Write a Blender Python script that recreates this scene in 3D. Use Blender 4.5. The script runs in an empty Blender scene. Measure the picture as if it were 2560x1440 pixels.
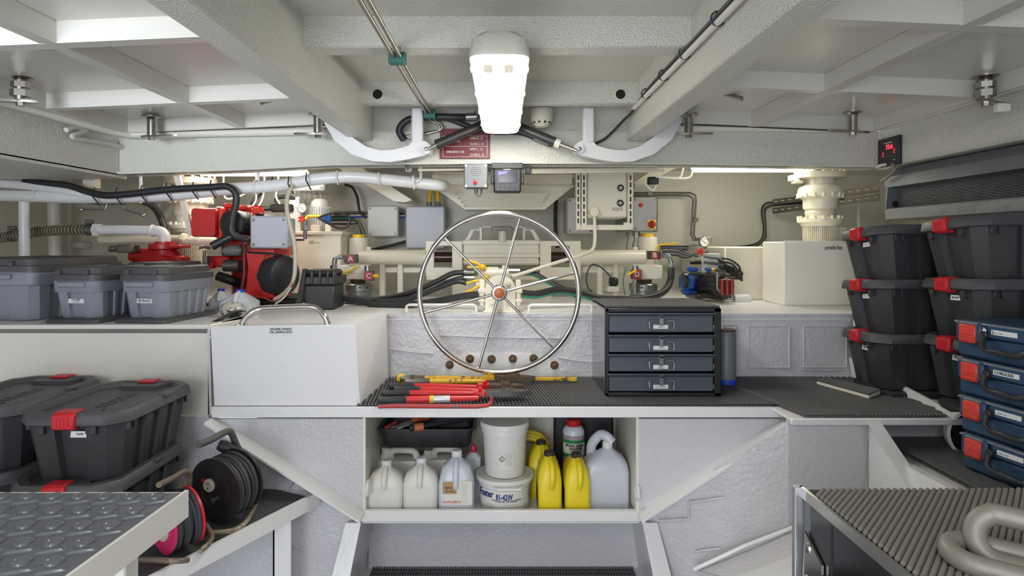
import bpy, math, random
from mathutils import Matrix, Vector
random.seed(7)
C = bpy.context.scene.collection
SC = bpy.context.scene
E = 1.5            # eye height of the photographer
F = 1600.0         # focal length in pixels of the 2560 x 1440 frame
VX, VY = 1258.0, 607.0
def P(px, py, Y):
    "a point in the compartment, Y metres ahead of the photographer"
    return Vector(((px - VX) / F * Y, Y, E - (py - VY) / F * Y))
# ---------------------------------------------------------------- camera
cam = bpy.data.cameras.new('camera'); camo = bpy.data.objects.new('camera', cam); C.objects.link(camo)
camo.location = (0, 0, E); camo.rotation_euler = (math.pi / 2, 0, 0)
cam.sensor_width = 36; cam.lens = 36 * F / 2560
cam.shift_x = (1280 - VX) / 2560; cam.shift_y = -(720 - VY) / 2560
cam.clip_start = 0.02; SC.camera = camo
# ---------------------------------------------------------------- light
w = bpy.data.worlds.new('world'); SC.world = w; w.use_nodes = True
bg = w.node_tree.nodes['Background']; bg.inputs[0].default_value = (0.86, 0.93, 1.0, 1); bg.inputs[1].default_value = 0.76
def area(name, loc, size, energy, col, rot):
    l = bpy.data.lights.new(name, 'AREA'); l.shape = 'RECTANGLE'; l.size, l.size_y = size; l.energy = energy; l.color = col
    o = bpy.data.objects.new(name, l); C.objects.link(o); o.location = loc; o.rotation_euler = rot
    return o
area('doorway_daylight', (-1.0, -2.3, 1.35), (1.3, 1.9), 52, (0.88, 0.91, 1.0), (math.radians(90), 0, math.radians(-8)))
area('added_left_hatch_beam', (-1.45, -1.6, 1.75), (1.1, .4), 3.4, (0.85, 0.91, 1.0), (math.radians(98), 0, 0)).data.spread = math.radians(32)  # narrow cool beam added behind the camera to brighten the left hatch ribs
area('added_forward_fill', (0.0, -0.6, 2.2), (0.2, 1.2), 14, (1.0, 0.97, 0.9), (0, 0, 0))  # unseen warm fill added overhead behind the camera
SC.view_settings.view_transform = 'Standard'; SC.view_settings.look = 'None'
SC.view_settings.exposure = 0.55; SC.view_settings.gamma = 1.0; SC.view_settings.use_curve_mapping = False
try:
    SC.cycles.max_bounces = 8; SC.cycles.diffuse_bounces = 5; SC.cycles.glossy_bounces = 4; SC.cycles.caustics_reflective = False
    SC.cycles.caustics_refractive = False; SC.cycles.sample_clamp_indirect = 6
except Exception: pass
# ---------------------------------------------------------------- materials
MATS = {}
def lin(c):
    r = []
    for v in c:
        v = v / 255.0
        r.append(v / 12.92 if v <= 0.04045 else ((v + 0.055) / 1.055) ** 2.4)
    return r
def mat(name, col, rough=0.5, metal=0.0, bump=None, var=None, emit=None, spec=0.5, sss=0.0, trans=0.0, coat=0.0, wear=None, coarse=None):
    if name in MATS: return MATS[name]
    m = bpy.data.materials.new(name); m.use_nodes = True; MATS[name] = m
    nt = m.node_tree; N, L = nt.nodes, nt.links; b = N['Principled BSDF']
    c = lin(col) + [1]
    b.inputs['Base Color'].default_value = c; b.inputs['Roughness'].default_value = rough; b.inputs['Metallic'].default_value = metal
    b.inputs['Specular IOR Level'].default_value = spec
    if trans: b.inputs['Transmission Weight'].default_value = trans
    if sss:
        b.inputs['Subsurface Weight'].default_value = sss; b.inputs['Subsurface Radius'].default_value = (.02, .02, .02)
    if coat: b.inputs['Coat Weight'].default_value = coat; b.inputs['Coat Roughness'].default_value = 0.1
    if emit:
        b.inputs['Emission Color'].default_value = lin(emit[0]) + [1]; b.inputs['Emission Strength'].default_value = emit[1]
    tc = None
    def coords():
        nonlocal tc
        if tc is None: tc = N.new('ShaderNodeTexCoord')
        return tc.outputs['Object']
    src = None
    if var:
        n = N.new('ShaderNodeTexNoise'); n.inputs['Scale'].default_value = var[0]; n.inputs['Detail'].default_value = 5
        L.new(coords(), n.inputs['Vector'])
        mx = N.new('ShaderNodeMix'); mx.data_type = 'RGBA'
        k = var[1]
        mx.inputs['A'].default_value = [max(0, x * (1 - k)) for x in c[:3]] + [1]
        mx.inputs['B'].default_value = [min(1, x * (1 + k)) for x in c[:3]] + [1]
        L.new(n.outputs['Fac'], mx.inputs['Factor']); src = mx.outputs['Result']
    if wear:   # (colour, scale, threshold): patches of another colour worn through
        n = N.new('ShaderNodeTexNoise'); n.inputs['Scale'].default_value = wear[1]; n.inputs['Detail'].default_value = 8; n.inputs['Roughness'].default_value = 0.7
        L.new(coords(), n.inputs['Vector'])
        rp = N.new('ShaderNodeValToRGB'); rp.color_ramp.elements[0].position = wear[2]; rp.color_ramp.elements[1].position = wear[2] + 0.06
        L.new(n.outputs['Fac'], rp.inputs['Fac'])
        mx = N.new('ShaderNodeMix'); mx.data_type = 'RGBA'; L.new(rp.outputs['Color'], mx.inputs['Factor'])
        if src: L.new(src, mx.inputs['A'])
        else: mx.inputs['A'].default_value = c
        mx.inputs['B'].default_value = lin(wear[0]) + [1]; src = mx.outputs['Result']
    if src: L.new(src, b.inputs['Base Color'])
    prev = None
    for bp in ([bump] if bump else []) + ([coarse] if coarse else []):
        n = N.new('ShaderNodeTexNoise'); n.inputs['Scale'].default_value = bp[0]; n.inputs['Detail'].default_value = 3
        L.new(coords(), n.inputs['Vector'])
        bm = N.new('ShaderNodeBump'); bm.inputs['Strength'].default_value = bp[1]; bm.inputs['Distance'].default_value = bp[2] if len(bp) > 2 else 0.004
        L.new(n.outputs['Fac'], bm.inputs['Height'])
        if prev: L.new(prev, bm.inputs['Normal'])
        prev = bm.outputs['Normal']
    if prev: L.new(prev, b.inputs['Normal'])
    return m
mat('cream', (226, 224, 212), .33, bump=(55, .25), coarse=(7, .15, .01), var=(3, .03))
mat('cream_wall', (210, 208, 194), .3, bump=(110, .5, .005), coarse=(6, .35, .014), var=(2, .04))
mat('white_paint', (228, 228, 228), .3, bump=(45, .3, .005), coarse=(8, .28, .01), var=(3, .03))
mat('grey_paint', (204, 203, 207), .3, bump=(60, .5, .008), coarse=(11, .4, .012), var=(2.5, .05))
mat('orange_peel', (218, 218, 208), .24, bump=(130, 1.0, .009), coarse=(9, .3, .01), var=(3, .03))
mat('hatch_paint', (214, 212, 204), .24, bump=(8, .08, .01), var=(2, .03))
mat('smooth_white', (226, 226, 228), .32, bump=(12, .06, .006))
mat('box_cream_lit', (242, 238, 226), .38, bump=(20, .06))  # raised box_cream: lamp light on the fans locker put into its colour
mat('box_cream', (224, 222, 216), .38, bump=(20, .06))
mat('machine_cream', (222, 217, 198), .3, bump=(60, .12), var=(4, .05))
mat('pale_enclosure', (205, 206, 200), .38, bump=(150, .06))
mat('chrome', (205, 203, 198), .16, 1.0)
mat('steel', (170, 166, 158), .3, 1.0, var=(20, .2))
mat('zinc', (150, 152, 152), .38, .9, var=(30, .25))
mat('dull_steel', (120, 116, 108), .5, .8, var=(25, .3))
mat('rust', (92, 74, 58), .75, .15, var=(40, .45), bump=(90, .5))
mat('rust_bolt', (104, 84, 62), .7, .3, var=(60, .5), bump=(120, .5))
mat('black_plastic', (44, 44, 47), .42, bump=(260, .12))
mat('tote_black', (55, 55, 58), .45, bump=(300, .1), var=(4, .12))
mat('tote_lid', (72, 72, 76), .5, bump=(300, .15), var=(5, .1))
mat('lid_grey', (77, 77, 80), .5, bump=(250, .12), var=(4, .08))
mat('tote_grey', (137, 141, 152), .5, bump=(250, .08), var=(3, .05))
mat('latch_red', (196, 38, 48), .42)
mat('rubber', (38, 38, 40), .55, bump=(80, .12))
mat('hose_black', (42, 43, 45), .45, bump=(60, .15))
mat('mat_rubber', (78, 78, 80), .42, bump=(80, .15))
mat('mat_dark', (34, 34, 36), .6)
mat('tread_grey', (98, 100, 108), .25, bump=(25, .25), var=(6, .15))
mat('red_engine', (196, 32, 28), .33, var=(4, .12), bump=(30, .08))
mat('red_pump', (178, 26, 28), .38, var=(5, .15), bump=(35, .12))
mat('bright_red', (214, 52, 36), .35)
mat('red_button', (190, 34, 34), .4)
mat('sign_red', (106, 18, 26), .45)
mat('label_red', (150, 52, 40), .45)
mat('white_print', (236, 234, 230), .6)
mat('black_print', (30, 30, 32), .6)
mat('blue_print', (24, 44, 112), .6)
mat('sticker', (222, 222, 224), .5)
mat('yellow', (232, 190, 38), .4)
mat('yellow_worn', (214, 166, 34), .5, wear=((92, 74, 56), 26, .55), bump=(60, .3))
mat('yellow_jug', (232, 210, 40), .38, sss=.1)
mat('white_jug', (226, 224, 216), .42, sss=.1)
mat('pale_jug', (206, 210, 220), .3, sss=.1)
mat('bucket_white', (220, 220, 216), .4)
mat('case_blue', (42, 70, 98), .42, bump=(200, .12), var=(5, .12))
mat('case_grey', (118, 128, 138), .4)
mat('case_red', (214, 66, 56), .45)
mat('steel_blue', (84, 90, 100), .42, .2, var=(6, .1), bump=(60, .08))
mat('cabinet_black', (36, 36, 38), .4, bump=(80, .15))
mat('cabinet_side', (150, 150, 152), .18, .9, var=(2, .1))
mat('enclosure_grey', (116, 119, 124), .4, bump=(180, .08))
mat('box_lilac', (184, 186, 196), .35, bump=(180, .06))
mat('screen', (12, 12, 26), .12, emit=((36, 30, 110), .12))
mat('key_dark', (66, 66, 72), .5)
mat('screen_glow', (80, 76, 200), .15, emit=((84, 78, 230), .55))
mat('led_red', (230, 40, 50), .3, emit=((255, 40, 60), 4))
mat('lamp_lens', (255, 252, 240), .3, emit=((255, 251, 240), 15.5))
mat('lamp_lens_rear', (255, 252, 236), .3, emit=((255, 250, 236), 10.5))
mat('lamp_body', (214, 212, 198), .4)
mat('lamp_tube_end', (200, 198, 186), .4, emit=((230, 226, 206), .45))
mat('lamp_cap', (196, 196, 184), .4)
mat('teal', (52, 112, 104), .5)
mat('green_hose', (46, 130, 106), .5)
mat('hose_olive', (86, 80, 62), .5, bump=(60, .2))
mat('hose_beige', (196, 192, 172), .5)
mat('blue_motor', (28, 84, 170), .4, var=(6, .15))
mat('black_motor', (32, 32, 34), .25)
mat('maroon', (128, 42, 36), .35, var=(8, .2))
mat('cable_white', (214, 212, 204), .5)
mat('cable_grey', (120, 120, 116), .5)
mat('wood', (164, 84, 36), .35, var=(14, .3))
mat('grip_black', (48, 49, 53), .5)
mat('cutter_red', (204, 36, 40), .35, wear=((180, 150, 150), 30, .72))
mat('old_red', (172, 60, 60), .5, wear=((120, 90, 86), 20, .55))
mat('cutter_grey', (96, 94, 92), .5, .6, var=(30, .3))
mat('foil', (196, 198, 202), .25, .9)
mat('gold_label', (176, 146, 96), .5)
mat('paper', (222, 220, 212), .6)
mat('hardener', (172, 150, 160), .35, sss=.1)
mat('green_print', (34, 128, 68), .5)
mat('clear_jug', (222, 226, 232), .3, sss=.2)
mat('blue_cap', (40, 72, 196), .4)
mat('pink', (206, 42, 100), .4)
mat('reel_red', (196, 34, 56), .35)
mat('reel_black', (36, 36, 38), .4, wear=((110, 108, 106), 30, .68), bump=(60, .2))
mat('cable_black', (52, 53, 56), .5, bump=(80, .2))
mat('tube_grey', (96, 94, 90), .5, .5, wear=((150, 140, 128), 14, .6))
mat('tube_brown', (120, 108, 92), .5, .4, wear=((170, 160, 148), 14, .6))
mat('galvanised', (132, 128, 119), .5, .25, wear=((140, 112, 82), 9, .58), bump=(60, .2), var=(8, .2))
mat('radiator_grey', (104, 107, 112), .5, bump=(30, .3), var=(6, .15))
mat('radiator_fin', (74, 76, 78), .5)
mat('radiator_worn', (132, 134, 136), .5, bump=(14, .8, .01), wear=((52, 52, 52), 18, .66))
mat('shackle_dark', (60, 60, 60), .5)
mat('dark_bag', (44, 44, 46), .8, bump=(20, .6, .01))
mat('bag_clear', (190, 188, 178), .15, wear=((60, 60, 60), 22, .5))
mat('dark_hole', (22, 22, 22), .8)
mat('gasket', (60, 58, 54), .7)
mat('sponge_white', (226, 224, 208), .8, bump=(40, .5))
mat('gauge_face', (232, 230, 222), .4)
mat('copper_label', (196, 110, 70), .4)
mat('brown_rod', (64, 44, 40), .2, .4)
# ---------------------------------------------------------------- geometry helpers
def frame3(w):
    w = Vector(w).normalized(); a = Vector((0, 0, 1)) if abs(w.z) < .9 else Vector((1, 0, 0))
    u = a.cross(w).normalized(); return u, w.cross(u), w
def smooth(pts, n=6, closed=False):
    pts = [Vector(p) for p in pts]
    if len(pts) < 3: return pts
    out = []; k = len(pts)
    rng = range(k if closed else k - 1)
    for i in rng:
        if closed: p0, p1, p2, p3 = pts[i - 1], pts[i], pts[(i + 1) % k], pts[(i + 2) % k]
        else: p0, p1, p2, p3 = pts[max(i - 1, 0)], pts[i], pts[i + 1], pts[min(i + 2, k - 1)]
        for j in range(n):
            t = j / n
            out.append(.5 * ((2 * p1) + (p2 - p0) * t + (2 * p0 - 5 * p1 + 4 * p2 - p3) * t * t + (3 * p1 - p0 - 3 * p2 + p3) * t ** 3))
    if not closed: out.append(pts[-1])
    return out
def rrect(hx, hy, r, n=4, cx=0, cy=0):
    r = min(r, hx * .999, hy * .999); o = []
    for sx, sy, a in ((1, 1, 0), (-1, 1, 90), (-1, -1, 180), (1, -1, 270)):
        for i in range(n + 1):
            t = math.radians(a + 90 * i / n)
            o.append((cx + sx * (hx - r) + r * math.cos(t), cy + sy * (hy - r) + r * math.sin(t)))
    return o
def circ(r, n=20, cx=0, cy=0): return [(cx + r * math.cos(2 * math.pi * i / n), cy + r * math.sin(2 * math.pi * i / n)) for i in range(n)]
class MB:
    def __init__(s, m, local=False): s.v = []; s.f = []; s.mi = []; s.mats = [m]; s.cur = 0; s.local = local; s.M = None; s.flat = False
    def mat(s, m):
        if m not in s.mats: s.mats.append(m)
        s.cur = s.mats.index(m); return s
    def add(s, vs, fs):
        b = len(s.v)
        if s.M is not None: vs = [s.M @ Vector(v) for v in vs]
        s.v.extend([tuple(v) for v in vs]); s.f.extend([tuple(b + i for i in f) for f in fs]); s.mi.extend([s.cur] * len(fs)); return s
    def box(s, c, size, bev=0.0, R=None):
        hx, hy, hz = size[0] / 2, size[1] / 2, size[2] / 2; c = Vector(c)
        b = min(bev, hx * .95, hy * .95, hz * .95)
        vs = []; fs = []
        if b <= 0:
            for x in (-hx, hx):
                for y in (-hy, hy):
                    for z in (-hz, hz): vs.append(Vector((x, y, z)))
            fs = [(0, 1, 3, 2), (4, 6, 7, 5), (0, 4, 5, 1), (2, 3, 7, 6), (0, 2, 6, 4), (1, 5, 7, 3)]
        else:
            ix = {}
            for sx in (-1, 1):
                for sy in (-1, 1):
                    for sz in (-1, 1):
                        for a in range(3):
                            p = [sx * (hx - b), sy * (hy - b), sz * (hz - b)]; p[a] = (sx * hx, sy * hy, sz * hz)[a]
                            ix[(sx, sy, sz, a)] = len(vs); vs.append(Vector(p))
            for a in range(3):
                o1, o2 = (a + 1) % 3, (a + 2) % 3
                for sg in (-1, 1):
                    q = []
                    for t1, t2 in ((-1, -1), (1, -1), (1, 1), (-1, 1)):
                        k = [0, 0, 0]; k[a] = sg; k[o1] = t1; k[o2] = t2; q.append(ix[(*k, a)])
                    fs.append(tuple(q if sg > 0 else q[::-1]))
                for t1 in (-1, 1):
                    for t2 in (-1, 1):
                        k0 = [0, 0, 0]; k0[a] = -1; k0[o1] = t1; k0[o2] = t2; k1 = list(k0); k1[a] = 1
                        q = (ix[(*k0, o1)], ix[(*k1, o1)], ix[(*k1, o2)], ix[(*k0, o2)])
                        fs.append(q if t1 * t2 < 0 else q[::-1])
            for sx in (-1, 1):
                for sy in (-1, 1):
                    for sz in (-1, 1):
                        q = tuple(ix[(sx, sy, sz, a)] for a in range(3)); fs.append(q if sx * sy * sz > 0 else q[::-1])
        if R is not None: vs = [R @ v for v in vs]
        return s.add([c + v for v in vs], fs)
    def bx(s, x0, x1, y0, y1, z0, z1, bev=0.0): return s.box(((x0 + x1) / 2, (y0 + y1) / 2, (z0 + z1) / 2), (abs(x1 - x0), abs(y1 - y0), abs(z1 - z0)), bev)
    def pbox(s, x0, y0, x1, y1, Y, d, bev=0.004):
        "a box whose front face stands Y ahead and is d deep"
        a, b = P(x0, y0, Y), P(x1, y1, Y); return s.bx(a.x, b.x, Y, Y + d, a.z, b.z, bev)
    def loft(s, rings, caps=True, closed=False):
        n = len(rings[0]); vs = [p for r in rings for p in r]; fs = []
        k = len(rings)
        for i in range(k if closed else k - 1):
            a, b = i * n, ((i + 1) % k) * n
            for j in range(n): fs.append((a + j, a + (j + 1) % n, b + (j + 1) % n, b + j))
        if caps and not closed: fs.append(tuple(range(n))[::-1]); fs.append(tuple(range((k - 1) * n, k * n)))
        return s.add(vs, fs)
    def tube(s, pts, r, seg=10, closed=False, caps=True):
        pts = [Vector(p) for p in pts]; n = len(pts); rs = r if isinstance(r, (list, tuple)) else [r] * n
        rings = []; u = None
        for i in range(n):
            if closed: t = pts[(i + 1) % n] - pts[i - 1]
            else: t = pts[min(i + 1, n - 1)] - pts[max(i - 1, 0)]
            if t.length < 1e-9: t = Vector((0, 0, 1))
            t.normalize()
            if u is None: u = frame3(t)[0]
            else:
                u = u - t * u.dot(t)
                u = u.normalized() if u.length > 1e-6 else frame3(t)[0]
            v = t.cross(u)
            rings.append([pts[i] + rs[i] * (math.cos(2 * math.pi * j / seg) * u + math.sin(2 * math.pi * j / seg) * v) for j in range(seg)])
        return s.loft(rings, caps, closed)
    def cyl(s, p0, p1, r, seg=16, r2=None): return s.tube([p0, p1], [r, r if r2 is None else r2], seg)
    def lathe(s, prof, o=(0, 0, 0), axis=(0, 0, 1), seg=24, u=None):
        a, b, w = frame3(axis); o = Vector(o)
        rings = [[o + w * z + r * (math.cos(2 * math.pi * j / seg) * a + math.sin(2 * math.pi * j / seg) * b) for j in range(seg)] for r, z in prof]
        return s.loft(rings, True)
    def prism(s, poly, o, ux, uy, d):
        "2D outline in the frame ux, uy at o pushed along vector d"
        o, ux, uy, d = Vector(o), Vector(ux), Vector(uy), Vector(d)
        r0 = [o + ux * x + uy * y for x, y in poly]
        if ux.cross(uy).dot(d) < 0: r0 = r0[::-1]
        return s.loft([r0, [p + d for p in r0]])
    def poly(s, pts, d):
        "3D outline pushed along vector d"
        pts = [Vector(p) for p in pts]; d = Vector(d)
        nrm = Vector((0, 0, 0))
        for i in range(len(pts)): nrm += pts[i].cross(pts[(i + 1) % len(pts)])
        if nrm.dot(d) < 0: pts = pts[::-1]
        return s.loft([pts, [p + d for p in pts]])
    def torus(s, c, axis, R, r, n=40, seg=10):
        a, b, w = frame3(axis); c = Vector(c)
        return s.tube([c + R * (math.cos(2 * math.pi * i / n) * a + math.sin(2 * math.pi * i / n) * b) for i in range(n)], r, seg, True)
    def ball(s, c, r, seg=12, sc=(1, 1, 1)):
        rings = []
        for i in range(1, 8):
            t = math.pi * i / 8
            rings.append([Vector(c) + Vector((r * sc[0] * math.sin(t) * math.cos(2 * math.pi * j / seg), r * sc[1] * math.sin(t) * math.sin(2 * math.pi * j / seg), -r * sc[2] * math.cos(t))) for j in range(seg)])
        return s.loft(rings)
    def hexn(s, c, axis, r, h):
        a, b, w = frame3(axis); c = Vector(c)
        return s.loft([[c + w * k + r * (math.cos(math.pi / 3 * j) * a + math.sin(math.pi / 3 * j) * b) for j in range(6)] for k in (0, h)])
    def mesh(s, name, inv=None):
        me = bpy.data.meshes.new(name)
        vs = s.v if inv is None else [tuple(inv @ Vector(v)) for v in s.v]
        me.from_pydata(vs, [], s.f)
        for m in s.mats: me.materials.append(MATS[m])
        me.polygons.foreach_set('material_index', s.mi)
        if not s.flat:
            me.polygons.foreach_set('use_smooth', [True] * len(s.f)); me.set_sharp_from_angle(angle=math.radians(38))
        me.validate(); return me
WM = {}
def tag(o, label=None, cat=None, group=None, kind=None):
    if label: o['label'] = label
    if cat: o['category'] = cat
    if group: o['group'] = group
    if kind: o['kind'] = kind
    return o
def thing(name, label, cat, loc=(0, 0, 0), rz=0.0, group=None, rot=None):
    o = bpy.data.objects.new(name, None); C.objects.link(o); o.empty_display_size = .05
    o.location = loc; o.rotation_euler = rot if rot else (0, 0, rz)
    WM[o.name] = Matrix.LocRotScale(Vector(loc), o.rotation_euler.to_quaternion(), None)
    return tag(o, label, cat, group)
def part(name, mb, parent, label=None, kind=None):
    M = WM.get(parent.name, Matrix.Identity(4))
    me = mb.mesh(name, None if mb.local else M.inverted())
    o = bpy.data.objects.new(name, me); C.objects.link(o); o.parent = parent; WM[o.name] = M
    return tag(o, label, None, None, kind)
def single(name, mb, label, cat, group=None, kind=None):
    xs, ys, zs = zip(*mb.v); loc = Vector(((min(xs) + max(xs)) / 2, (min(ys) + max(ys)) / 2, min(zs)))
    M = Matrix.Translation(loc); o = bpy.data.objects.new(name, mb.mesh(name, M.inverted())); C.objects.link(o); o.location = loc
    WM[o.name] = M; return tag(o, label, cat, group, kind)
def struct(name, mb, label): return single(name, mb, label, None, None, 'structure')
def copy_tree(o, parent=None):
    c = o.copy(); C.objects.link(c)
    if parent is not None: c.parent = parent
    for ch in list(o.children): copy_tree(ch, c)
    return c
def text(body, size, pos, ux, uy, m, parent, name='lettering', align='CENTER', ext=.0006, space=1.0, local=False, width=None, bold=0):
    cu = bpy.data.curves.new('t', 'FONT'); cu.body = body; cu.size = size; cu.align_x = align; cu.align_y = 'CENTER'; cu.extrude = ext; cu.space_character = space
    cu.resolution_u = 2; cu.offset = bold
    ob = bpy.data.objects.new('t', cu); me = bpy.data.meshes.new_from_object(ob); bpy.data.objects.remove(ob); bpy.data.curves.remove(cu)
    ux = Vector(ux).normalized(); uy = Vector(uy); uy = (uy - ux * uy.dot(ux)).normalized(); uz = ux.cross(uy)
    if width:
        xs = [v.co.x for v in me.vertices]; k = width / max(1e-6, max(xs) - min(xs)); me.transform(Matrix.Diagonal((k, 1, 1, 1)))
    T = Matrix.Translation(Vector(pos)) @ Matrix((ux, uy, uz)).transposed().to_4x4()
    M = WM.get(parent.name, Matrix.Identity(4))
    me.transform(T if local else M.inverted() @ T); me.materials.clear(); me.materials.append(MATS[m])
    me.name = name; o = bpy.data.objects.new(name, me); C.objects.link(o); o.parent = parent; WM[o.name] = M; return o
ORD = ('first', 'second', 'third', 'fourth', 'fifth', 'sixth', 'seventh', 'eighth', 'ninth')
XP, YP, ZP = Vector((1, 0, 0)), Vector((0, 1, 0)), Vector((0, 0, 1))
# ---------------------------------------------------------------- the compartment
LZ = E - .353      # the raised steering flat
SZ = E - .67       # the work shelf
def slab(pts, d, m): return MB(m).poly(pts, d)
b = MB('grey_paint').bx(-3.4, 3.0, -2.6, 3.2, -.06, 0); struct('floor', b, 'grey painted compartment floor')
# walls of the hull
b = MB('cream_wall').bx(-3.4, 3.1, 5.0, 5.06, .6, 2.5); WB = struct('wall_back', b, 'cream painted steel wall behind the steering gear')
b = MB('cream_wall').bx(-3.46, -3.4, -2.6, 5.06, 0, 2.5); struct('wall_left', b, 'cream painted hull side')
b = MB('cream_wall').bx(3.0, 3.06, -2.6, 5.06, 0, 2.5); struct('wall_right', b, 'cream painted hull side')
# steering flat (ledge) and bulkhead under it
b = MB('white_paint').bx(-1.25, 2.95, 3.17, 4.998, LZ - .03, LZ)
b.bx(-3.38, -1.25, 2.71, 4.998, LZ - .03, LZ)
struct('floor_flat', b, 'white painted raised deck carrying the steering gear')
b = MB('grey_paint').bx(-1.22, 1.735, 3.172, 3.2, .0, LZ - .03)
b.bx(-1.22, 1.735, 3.16, 3.175, LZ - .012, LZ + .002)
bulk = struct('wall_center', b, 'light grey painted bulkhead behind the shelf')
for x0, x1, y0, y1 in ((1808, 1838, 812, 918), (1870, 1972, 815, 918), (2008, 2114, 816, 917)):
    a, c = P(x0, y0, 3.17), P(x1, y1, 3.17)
    m = MB('grey_paint').bx(a.x, c.x, 3.163, 3.175, a.z, c.z, .004); o = part('patch_panel', m, bulk)
    m = MB('grey_paint')
    for q in ((a, Vector((c.x, a.y, a.z))), (a, Vector((a.x, a.y, c.z))), (Vector((c.x, a.y, a.z)), c), (Vector((a.x, a.y, c.z)), c)):
        m.tube([q[0] + Vector((0, -.006, 0)), q[1] + Vector((0, -.006, 0))], .0045, 6)
    part('weld_bead', m, bulk)
# doubler plate under the hand wheel with its row of bolts
a = [P(x, y, 3.17) for x, y in ((1095, 946), (1118, 912), (1160, 888), (1210, 884), (1310, 884), (1352, 890), (1392, 915), (1408, 946))]
m = MB('white_paint').poly([Vector((p.x, 3.158, p.z)) for p in a], (0, .014, 0)); dbl = part('doubler_plate', m, bulk)
for x, y in ((1124, 912), (1175, 897), (1229, 898), (1282, 897), (1334, 896), (1386, 913)):
    c = P(x, y, 3.158); m = MB('rust_bolt').hexn(c, (0, -1, 0), .0165, .012); m.lathe([(.021, 0), (.021, .003)], c, (0, -1, 0), 14)
    m.lathe([(.009, .012), (.009, .018), (.005, .02)], c, (0, -1, 0), 10); part('bolt', m, dbl, 'rusty hex bolt')
m = MB('grey_paint')   # weld lines over the bulkhead
for x0, y0, x1, y1 in ((975, 872, 1085, 884), (978, 880, 978, 945), (1395, 893, 1478, 905), (2005, 925, 2118, 923), (1100, 838, 1400, 845)):
    m.tube(smooth([P(x0, y0, 3.166), P((x0 + x1) / 2, (y0 + y1) / 2 + 2, 3.166), P(x1, y1, 3.166)], 4), .004, 6)
part('weld_bead', m, bulk)
# left tank front and its corner
zb = E - .733
b = MB('box_cream').bx(-3.38, -1.25, 2.71, 2.74, zb, LZ - .001); b.bx(-1.27, -1.25, 2.71, 3.17, zb, LZ)
b.bx(-3.38, -1.245, 2.703, 2.72, LZ - .012, LZ + .006, .003); b.bx(-3.38, -1.245, 2.7, 2.76, zb - .012, zb + .004, .003)
tank = struct('wall_tank', b, 'cream painted tank front below the grey storage totes')
m = MB('box_cream'); p0, p1 = P(122, 835, 2.708), P(128, 930, 2.708)
m.tube(smooth([p0, (p0 + p1) / 2 + Vector((.004, 0, 0)), p1], 4), .004, 6); m.tube([P(522, 818, 2.705), P(527, 1036, 2.705)], .006, 6); part('weld_bead', m, tank)
b = MB('cream').tube([P(525, 818, 2.69), P(610, 803, 2.92), P(700, 789, 3.14)], .011, 8)
for t in (.12, .62):
    q = P(525, 818, 2.69).lerp(P(700, 789, 3.14), t); b.box(q, (.02, .014, .034), .003)
single('edge_pipe', b, 'thin cream pipe clipped along the tank edge beside the white locker', 'pipe')
# work shelf with front lip, cubby and side panels
FY = 2.64
b = MB('white_paint')
b.bx(-1.19, 1.16, 2.61, 3.17, SZ - .012, SZ - .001)
b.bx(-1.19, 1.165, 2.606, 2.618, SZ - .042, SZ + .001, .002)
CL, CR = P(914, 0, FY).x, P(1590, 0, FY).x; CB = P(0, 1275, FY).z; CT = SZ - .015
def pl(px, py, Y=FY): return P(px, py, Y)
b.mat('grey_paint').poly([pl(540, 1047), pl(912, 1047), pl(912, 1292)], (0, .012, 0))
b.poly([pl(1592, 1047), pl(1966, 1047), pl(1592, 1292)], (0, .012, 0))
b.mat('cream').bx(CL - .012, CL, FY, 3.15, CB - .01, CT); b.bx(CR, CR + .012, FY, 3.15, CB - .01, CT)
b.mat('cream_wall').bx(CL, CR, 3.12, 3.14, CB - .01, CT)
b.mat('white_paint').bx(CL - .012, CR + .012, FY + .001, 3.14, CB - .055, CB - .04)
shelf = struct('trim_1', b, 'white steel work shelf with an open locker below')
m = MB('white_paint').bx(CL - .03, CR + .03, FY - .012, FY + .012, CB - .045, CB + .001, .003); part('sill_lip', m, shelf)
for s in (0, 1):
    q = (pl(912, 1277), pl(538, 1040)) if s == 0 else (pl(1592, 1277), pl(1962, 1040))
    m = MB('white_paint').poly([q[0], q[1], q[1] + Vector((0, -.10, 0)), q[0] + Vector((0, -.10, 0))], (0, 0, -.009)); part('face_flange', m, shelf)
for x, y in ((921, 1220), (1593, 1230)):
    m = MB('white_paint').torus(pl(x, y, FY - .006), (1, 0, 0), .03, .006, 18, 6); part('lashing_eye', m, shelf)
# walls below: recess and the sloping sides
b = MB('grey_paint').bx(-.62, .62, 2.95, 2.97, -.02, CB - .03)
b.poly([pl(905, 1296, 2.66), pl(840, 1445, 2.64), pl(300, 1445, 2.64), pl(300, 1040, 2.70), pl(520, 1042, 2.70)], (0, .02, 0))
b.poly([pl(1605, 1297, 2.66), pl(1668, 1445, 2.62), pl(1980, 1445, 2.47), pl(1980, 1052, 2.47)], (0, .02, 0))
b.bx(1.10, 1.425, 2.47, 2.49, 0, SZ - .015); b.bx(1.40, 2.98, 2.58, 2.60, 0, E - .84); b.bx(1.52, 1.54, 1.55, 2.6, 0, E - .87)
for q in (((1642, 1302), (1690, 1300), (1722, 1298)), ((1722, 1298), (1721, 1275), (1722, 1256)), ((1722, 1256), (1770, 1250), (1812, 1244)), ((1738, 1380), (1760, 1376), (1800, 1372))):
    b.tube(smooth([P(x, y, 2.62 - (x - 1605) * .00042) for x, y in q], 4), .0045, 6)
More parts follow.
